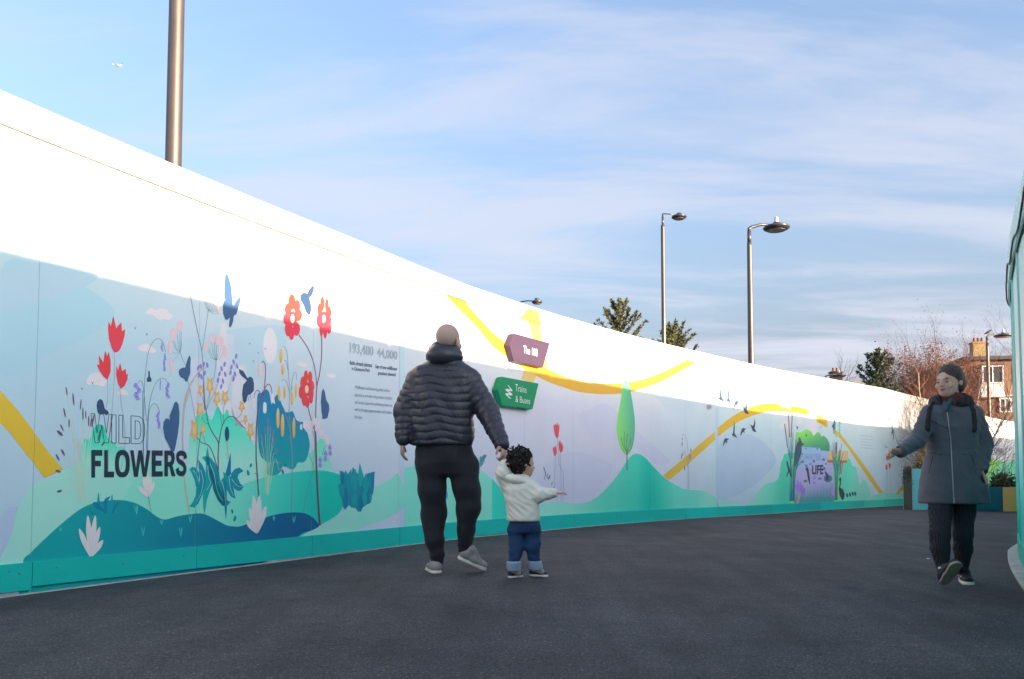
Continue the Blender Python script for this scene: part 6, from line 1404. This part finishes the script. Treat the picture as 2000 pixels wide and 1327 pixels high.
# ---- the child
def build_child():
    D = 5.77; t = person('toddler with dark curls in cream coat and blue jeans, holding the hand of the man', 1022, 1128, D); O = t.location
    hc = J(1021, 908, D); yaw = 2.02; s = .80
    S = SDF(.004); L, Rm = head(S, hc, yaw, s, 0, True)
    S.cone(J(1018, 915, D), J(1016, 940, D), .04, .045, .02); S.ell(J(1016, 972, D), (.085, .07, .12), k=.03)
    la, lw = [J(990, 948, D-.01), J(983, 925, D-.03)], J(988, 903, D-.04); ra, re, rw = J(1036, 950, D-.02), J(1052, 967, D-.05), J(1083, 964, D-.04)
    S.chain([la[0], la[1], lw], [.034, .028, .020], .02); S.chain([ra, re, rw], [.034, .028, .019], .02)
    S.chain([J(1008, 1025, D), J(1008, 1062, D), J(1003, 1112, D-.02)], [.05, .04, .028], .02); S.chain([J(1038, 1025, D), J(1041, 1064, D), J(1044, 1110, D+.03)], [.05, .04, .028], .02)
    S.cone(J(1003, 1112, D-.02), J(1012, 1120, D), .025, .02, .01); S.cone(J(1044, 1110, D+.03), J(1058, 1117, D+.04), .025, .02, .01)
    hand(S, lw, (-.02, .0, 1), (.3, 1, 0), .55, .7, side=1, k=.003)
    hand(S, rw, (1, -.1, .12), (0, .3, -1), .58, .35, side=1, k=.003)
    S.build('body', SKIN, t, colf=skin_cols((.60, .38, .28), L, s, (.50, .20, .18), (.04, .03, .025)), origin=O)
    H = SDF(.0045); rnd = random.Random(9)
    H.ell(L(0, .035, .040), (.086*s*1.08, .100*s*1.05, .098*s*1.05), Rm, .01)
    for k in range(700):
        v = Vector((rnd.gauss(0, 1), rnd.gauss(0, 1), rnd.gauss(0, 1))).normalized(); r_ = rnd.uniform(.98, 1.26)
        l = Vector((v.x*.092, .035+v.y*.106, .036+v.z*.104))*r_
        if l.y < -.035 and l.z < .062: continue
        if l.z < -.085 or (l.y < .01 and l.z < -.01): continue
        a = L(*l); w_ = Vector((rnd.gauss(0, 1), rnd.gauss(0, 1), rnd.gauss(0, 1)-.3)).normalized()*rnd.uniform(.008, .020)
        H.cone(a, a+w_, .0068, .0048, .002)
    H.build('hair', CURL, t, origin=O, smooth=1)
    K = SDF(.005); fo = folds(.006, 1.5, .4, 1.5)
    K.loft(rows([(1018, 990, 1054, .112, 0), (1000, 990, 1053, .112, 0), (975, 986, 1051, .108, 0), (955, 984, 1046, .10, 0), (940, 992, 1038, .085, 0), (931, 1001, 1030, .07, 0)], D), 0, .02, fo, 2.3, .014)
    K.chain([J(992, 950, D), la[1], J(987, 908, D-.03)], [.055, .050, .040], .02, q=fo); K.chain([J(1034, 953, D-.02), re, J(1080, 964, D-.04)], [.058, .050, .034], .02, q=fo)
    K.build('coat', KNITW, t, origin=O)
    K = SDF(.005); K.ell(J(1006, 937, D-.07), (.075, .045, .035), Matrix.Rotation(.25, 3, 'Y'), .02); K.ell(J(1016, 931, D), (.066, .062, .022), None, .02); K.ell(J(1020, 920, D-.0), (.05, .048, .02), None, .01, True)
    K.build('hood', KNITW, t, origin=O)
    T = SDF(.005); fo = sag(.008, 2.2, 1.6)
    T.loft(rows([(1042, 994, 1055, .075, 0), (1025, 994, 1054, .09, 0), (1008, 996, 1050, .09, 0)], D), 0, .03, fo, 2.2, .02)
    T.chain([J(1009, 1036, D), J(1009, 1062, D), J(1004, 1097, D-.02)], [.060, .055, .042], .02, q=fo); T.chain([J(1039, 1036, D), J(1041, 1064, D), J(1044, 1096, D+.02)], [.060, .054, .042], .02, q=fo)
    T.build('jeans', DENIM, t, origin=O)
    for a, b in ((J(1003.5, 1098, D-.02), J(1004, 1114, D)), (J(1044, 1097, D+.02), J(1047, 1112, D+.04))):
        C = SDF(.004); C.loft([(a[2]+.006, a[0], a[1], .050, .050), ((a[2]+b[2])/2, (a[0]+b[0])/2, (a[1]+b[1])/2, .052, .052), (b[2]-.006, b[0], b[1], .049, .050)], 0, .01, folds(.002, 2, 1), 2.0, .008); C.build('turn_up', DENL, t, origin=O)
    h1 = gp(993, D-.02); t1 = gp(1021, D+.07); u, d, up, sd = shoe('shoe', t, h1, t1, (0, 0, 1), NAVYS, SOLEK, .74, 1.0, .032)
    h2 = gp(1033, D+.06); t2 = gp(1071, D+.06); u2, d2, up2, sd2 = shoe('shoe', t, h2+Vector((0, 0, .006)), t2, (0, 0, 1), NAVYS, SOLEK, .74, 1.0, .032)
    for h_, d_ in ((h1, d), (h2, d2)):
        P_ = SDF(.004); c = h_+d_*.012+Vector((0, 0, .030)); P_.cone(c, c+Vector((-.003, -.004, .038)), .010, .008, .004); P_.build('heel_tab', PINK, t, origin=O)
build_child()

# ---- the woman
def build_woman():
    D = 5.85; t = person('woman in slate blue knee-length coat and maroon scarf, walking towards the camera', 1862, 1140, D); O = t.location
    hc = J(1854, 745, D-.02); yaw = -1.0; s = 1.04
    S = SDF(.005); L, Rm = head(S, hc, yaw, s, .04, ear=.78)
    S.cone(J(1857, 760, D+.01), J(1859, 795, D+.02), .052, .06, .03); S.ell(J(1860, 835, D), (.15, .10, .20), k=.05); S.ell(J(1861, 930, D), (.16, .11, .14), k=.05)
    ls, le, lw = J(1812, 801, D), J(1791, 862, D-.08), J(1759, 882, D-.22); rs, re, rw = J(1906, 803, D), J(1922, 866, D-.02), J(1915, 919, D-.10)
    S.chain([ls+np.array([.02, 0, -.03]), le, lw], [.034, .034, .024], .02); S.chain([rs+np.array([-.02, 0, -.03]), re, rw], [.034, .034, .024], .02)
    kl, al = J(1836, 1045, D-.14), J(1841, 1106, D-.16); kr, ar = J(1881, 1045, D-.02), J(1878, 1112, D+.06)
    S.chain([J(1838, 955, D), kl, al], [.08, .052, .034], .03); S.chain([J(1884, 955, D), kr, ar], [.08, .052, .034], .03)
    hh = Vector((J(1837, 900, D-.20)[0], 5.655, gz_xy(3.03, 5.655)))
    S.cone(al, np.array(hh)+[0, -.02, .12], .028, .020, .02); S.cone(ar, np.array(gp(1880, D+.08))+[0, 0, .05], .030, .022, .02)
    hand(S, lw, (-1, -.15, .05), (.1, -.6, -.8), .90, .85, side=-1)
    hand(S, rw, (.45, -.1, -1), (-1, .3, -.3), .90, .5, side=1)
    S.build('body', SKIN, t, colf=skin_cols((.60, .385, .30), L, s, (.40, .12, .12), (.045, .03, .024)), origin=O)
    H = SDF(.004); H.ell(L(0, .019, .029), (.077*s+.004, .094*s+.008, .088*s+.006), Rm, .012); H.ell(L(0, .128, -.01), (.034, .032, .036), Rm, .02); H.ell(L(.0, .055, .0), (.081, .080, .082), Rm, .02); H.ell(L(.0, .075, -.035), (.066, .052, .055), Rm, .03)
    def hcut(F, X, Y, Z):
        c0 = np.array(L(0, 0, 0)); yv = (np.array(L(0, 1, 0))-c0)/s; zv = (np.array(L(0, 0, 1))-c0)/s
        ly = ((X-c0[0])*yv[0]+(Y-c0[1])*yv[1]+(Z-c0[2])*yv[2])/s; lz = ((X-c0[0])*zv[0]+(Y-c0[1])*zv[1]+(Z-c0[2])*zv[2])/s
        F = F + .0010*np.sin((lz*1.0-ly*.35)*900+np.sin(ly*60)*2)
        xv = (np.array(L(1, 0, 0))-c0)/s; lx = ((X-c0[0])*xv[0]+(Y-c0[1])*xv[1]+(Z-c0[2])*xv[2])/s
        ly = ly + .034*np.clip(lx/.06, 0, 1)*np.clip((lz-.02)/.03, 0, 1)
        return np.maximum(F, np.interp(lz, [-.08, -.04, -.005, .03, .06, .11], [.04, .012, -.028, -.056, -.066, -.12]).astype(np.float32)-ly)
    hair = H.build('hair', HAIRD, t, post=hcut, origin=O)
    HS = SDF(.004); rnd = random.Random(4); hl = [(0, -.066, .100), (.030, -.066, .092), (.055, -.054, .070), (.070, -.036, .038), (.0745, -.022, .012), (.074, .004, .002)]
    ctr = Vector((0, .018, .028)); er = Vector((.077, .094, .088))
    for sg in (-1, 1):
        for k in range(46):
            u = k/45*(len(hl)-1); i = min(int(u), len(hl)-2); a = Vector(hl[i]).lerp(Vector(hl[i+1]), u-i)-ctr; b = Vector((.012, .12+rnd.uniform(-.01, .01), -.02+rnd.uniform(-.02, .02)))-ctr
            pts = []; rr3 = rnd.uniform(.0025, .0065)
            for j in range(9):
                f = j/8; v = a.lerp(b, f); v.z += .050*math.sin(math.pi*f)*(1-k/60); n_ = math.sqrt((v.x/er.x)**2+(v.y/er.y)**2+(v.z/er.z)**2); v = v/n_; v = v*(1+rr3*math.sin(math.pi*min(f*1.6+.02, 1))/.085) + ctr
                pts.append(np.array(L(v.x*sg, v.y, v.z)))
            HS.chain(pts, [.0025]+[.0046]*7+[.004], .003)
    HS.build('hair_strands', HAIRD, hair, origin=O)
    fo = drape(.010, J(1860, 885, 5.85)[2], 3.1)
    K = SDF(.005)
    K.loft(rows([(984, 1800, 1930, .170, 0), (960, 1801, 1926, .17, 0), (920, 1806, 1916, .155, 0), (890, 1812, 1908, .14, 0), (865, 1813, 1905, .133, 0), (835, 1809, 1908, .14, 0), (808, 1806, 1911, .128, .005), (794, 1815, 1903, .105, .01), (783, 1830, 1890, .085, .015), (776, 1838, 1882, .075, .02)], D), .0, .03, fo, 2.3, .016)
    K.chain([J(1817, 808, D), le, lw], [.066, .054, .042], .025, q=folds(.006, 1.2, .7)); K.chain([J(1900, 810, D), re, rw], [.066, .057, .048], .025, q=folds(.006, 1.2, 1.9))
    K.cone(rw+np.array([.006, -.01, -.02]), rw+np.array([.012, -.02, -.06]), .040, .038, .012, sub=True); K.cone(lw+np.array([-.03, -.005, 0]), lw+np.array([-.06, -.01, 0]), .034, .034, .012, sub=True)
    coat = K.build('coat', COATM, t, origin=O)
    C = SDF(.005); C.loft(rows([(800, 1822, 1896, .10, .0), (790, 1818, 1900, .115, .01), (778, 1822, 1897, .110, .02), (770, 1832, 1890, .095, .03)], D), 0, .02, folds(.008, 1.2, 2.0), 2.1, .02)
    C.cone(J(1852, 762, D-.05), J(1852, 802, D-.13), .055, .030, .02, sub=True)
    C.build('collar', BLKC, t, origin=O)
    C = SDF(.005); fs = folds(.012, 1.5, 5.0, 1.5)
    C.loft(rows([(800, 1842, 1874, .060, -.03), (790, 1834, 1880, .080, -.015), (778, 1832, 1886, .090, .0), (768, 1837, 1885, .080, .015)], D), 0, .02, fs, 2.0, .015)
    C.build('scarf', SCARF, t, origin=O)
    C = SDF(.004); C.chain([J(1857, 781, D-.105), J(1852, 792, D-.122), J(1848, 801, D-.130)], [.010, .016, .012], .006); C.build('scarf_fringe', TEALC, t, origin=O)
    # zip, placket, pocket seams: laid on the coat by casting on its surface
    bpy.context.view_layer.update()
    def on_coat(x, y, lift=.003):
        d = ray(x, y).normalized(); o_ = Vector((0, 0, CH)) - Vector(O); hit_, loc, nor, _ = coat.ray_cast(o_, d); return (loc if hit_ else Vector(J(x, y, D-.16))-Vector(O)) - d*lift
    MB().tube([on_coat(x, y) for x, y in ((1850, 806), (1853, 830), (1857, 860), (1859, 900), (1861, 940), (1863, 980))], .0035, 6).build('zip', ZIP, coat)
    MB().tube([on_coat(x, y) for x, y in ((1863, 972), (1864, 983))], .006, 6).build('zip_pull', ZIP, coat)
    for q in (((1815, 886), (1822, 884), (1828, 886)), ((1822, 892), (1818, 908), (1814, 925)), ((1896, 888), (1902, 906), (1905, 924)), ((1814, 884), (1835, 888), (1858, 889), (1885, 888), (1905, 884)), ((1820, 822), (1838, 832), (1852, 838))):
        MB().tube([on_coat(x, y, .0008) for x, y in q], .0022, 5).build('seam', BLKC, coat)
    T = SDF(.006)
    T.chain([J(1838, 960, D), J(1837, 1000, D-.07), kl, J(1836, 1070, D-.15), al], [.088, .075, .064, .061, .043], .02, q=folds(.004, 1.5, .3, 1.6)); T.chain([J(1883, 960, D), J(1881, 1000, D), kr, J(1881, 1072, D+.02), ar], [.090, .077, .062, .060, .042], .02, q=folds(.004, 1.5, 1.3, 1.6))
    T.build('leggings', RIB, t, origin=O)
    toe = hh+Vector((.006, -.70*.27, .70*.27))
    u1, d1, p1, s1_ = shoe('shoe', t, hh+Vector((0, 0, .012)), toe, (0, .7, .72), SNK, SUED, 1.06, 1.02, .026)
    a = gp(1874, D+.17); b = gp(1886, D-.09); u2, d2, p2, s2_ = shoe('shoe', t, a, b, (0, 0, 1), SNK, SOLEW, 1.04, .98, .026)
    bpy.context.view_layer.update()
    def on(ob, x, y, lift=.002):
        d = ray(x, y).normalized(); hit_, loc, nor, _ = ob.ray_cast(Vector((0, 0, CH)) - Vector(O), d); return (loc - d*lift) if hit_ else None
    def zW(*q): return Z(1790, 980, 7.371, q)
    for q in (((572,1062),(604,1014)), ((592,1084),(634,1042)), ((612,1100),(650,1072))):
        pts = [on(u2, *zW((q[0][0]+(q[1][0]-q[0][0])*f, q[0][1]+(q[1][1]-q[0][1])*f))[0]) for f in (0, .33, .66, 1)]; pts = [v for v in pts if v]
        if len(pts) > 1: MB().tube(pts, .0045, 6).build('stripe', SOLEK, u2)
    for ob, q in ((u2, ((640,965),(680,962))), (u1, ((320,960),(352,950)))):
        pts = [on(ob, *v) for v in zW(*q)]
        if all(pts): MB().tube(pts, .007, 6).build('tongue_label', SOLEK, ob)

    for a_, b_ in ((np.array(al), np.array(hh)+[0, -.02, .118]), (np.array(ar), np.array(gp(1880, D+.085))+[0, 0, .062])):
        S2 = SDF(.005); S2.cone(a_, b_, .043, .035, .01); S2.build('sock', BLKC, t, origin=O)
    # backpack: a thing of its own, worn
    bp = empty('backpack', tuple(at(1858, 850, D+.2))); tag(bp, 'black backpack worn by the woman, its straps over both shoulders', 'backpack'); OB = bp.location
    B = SDF(.008); B.ell(J(1859, 850, D+.20), (.12, .07, .19), k=.03); B.build('bag', BLKC, bp, origin=OB)
    for pts in (((1824, 789), (1816, 800), (1813, 822), (1812, 838)), ((1893, 790), (1901, 802), (1903, 824), (1903, 840))):
        W_ = [on_coat(x, y, .004)+Vector(O)-Vector(OB) for x, y in pts]; V = []; Fc = []
        W_ = [Vector(J(pts[0][0]*.8+1859*.2, 785, D+.10))-Vector(OB)]+W_+[Vector(J(pts[-1][0]+(-2 if pts[-1][0] < 1859 else 2), 852, D+.04))-Vector(OB)]
        B = SDF(.006)
        for i in range(len(W_)-1): B.cone(np.array(W_[i]), np.array(W_[i+1]), .020, .020, .008, flat=((0, 1, .0), .42))
        B.build('strap', BLKC, bp)
build_woman()
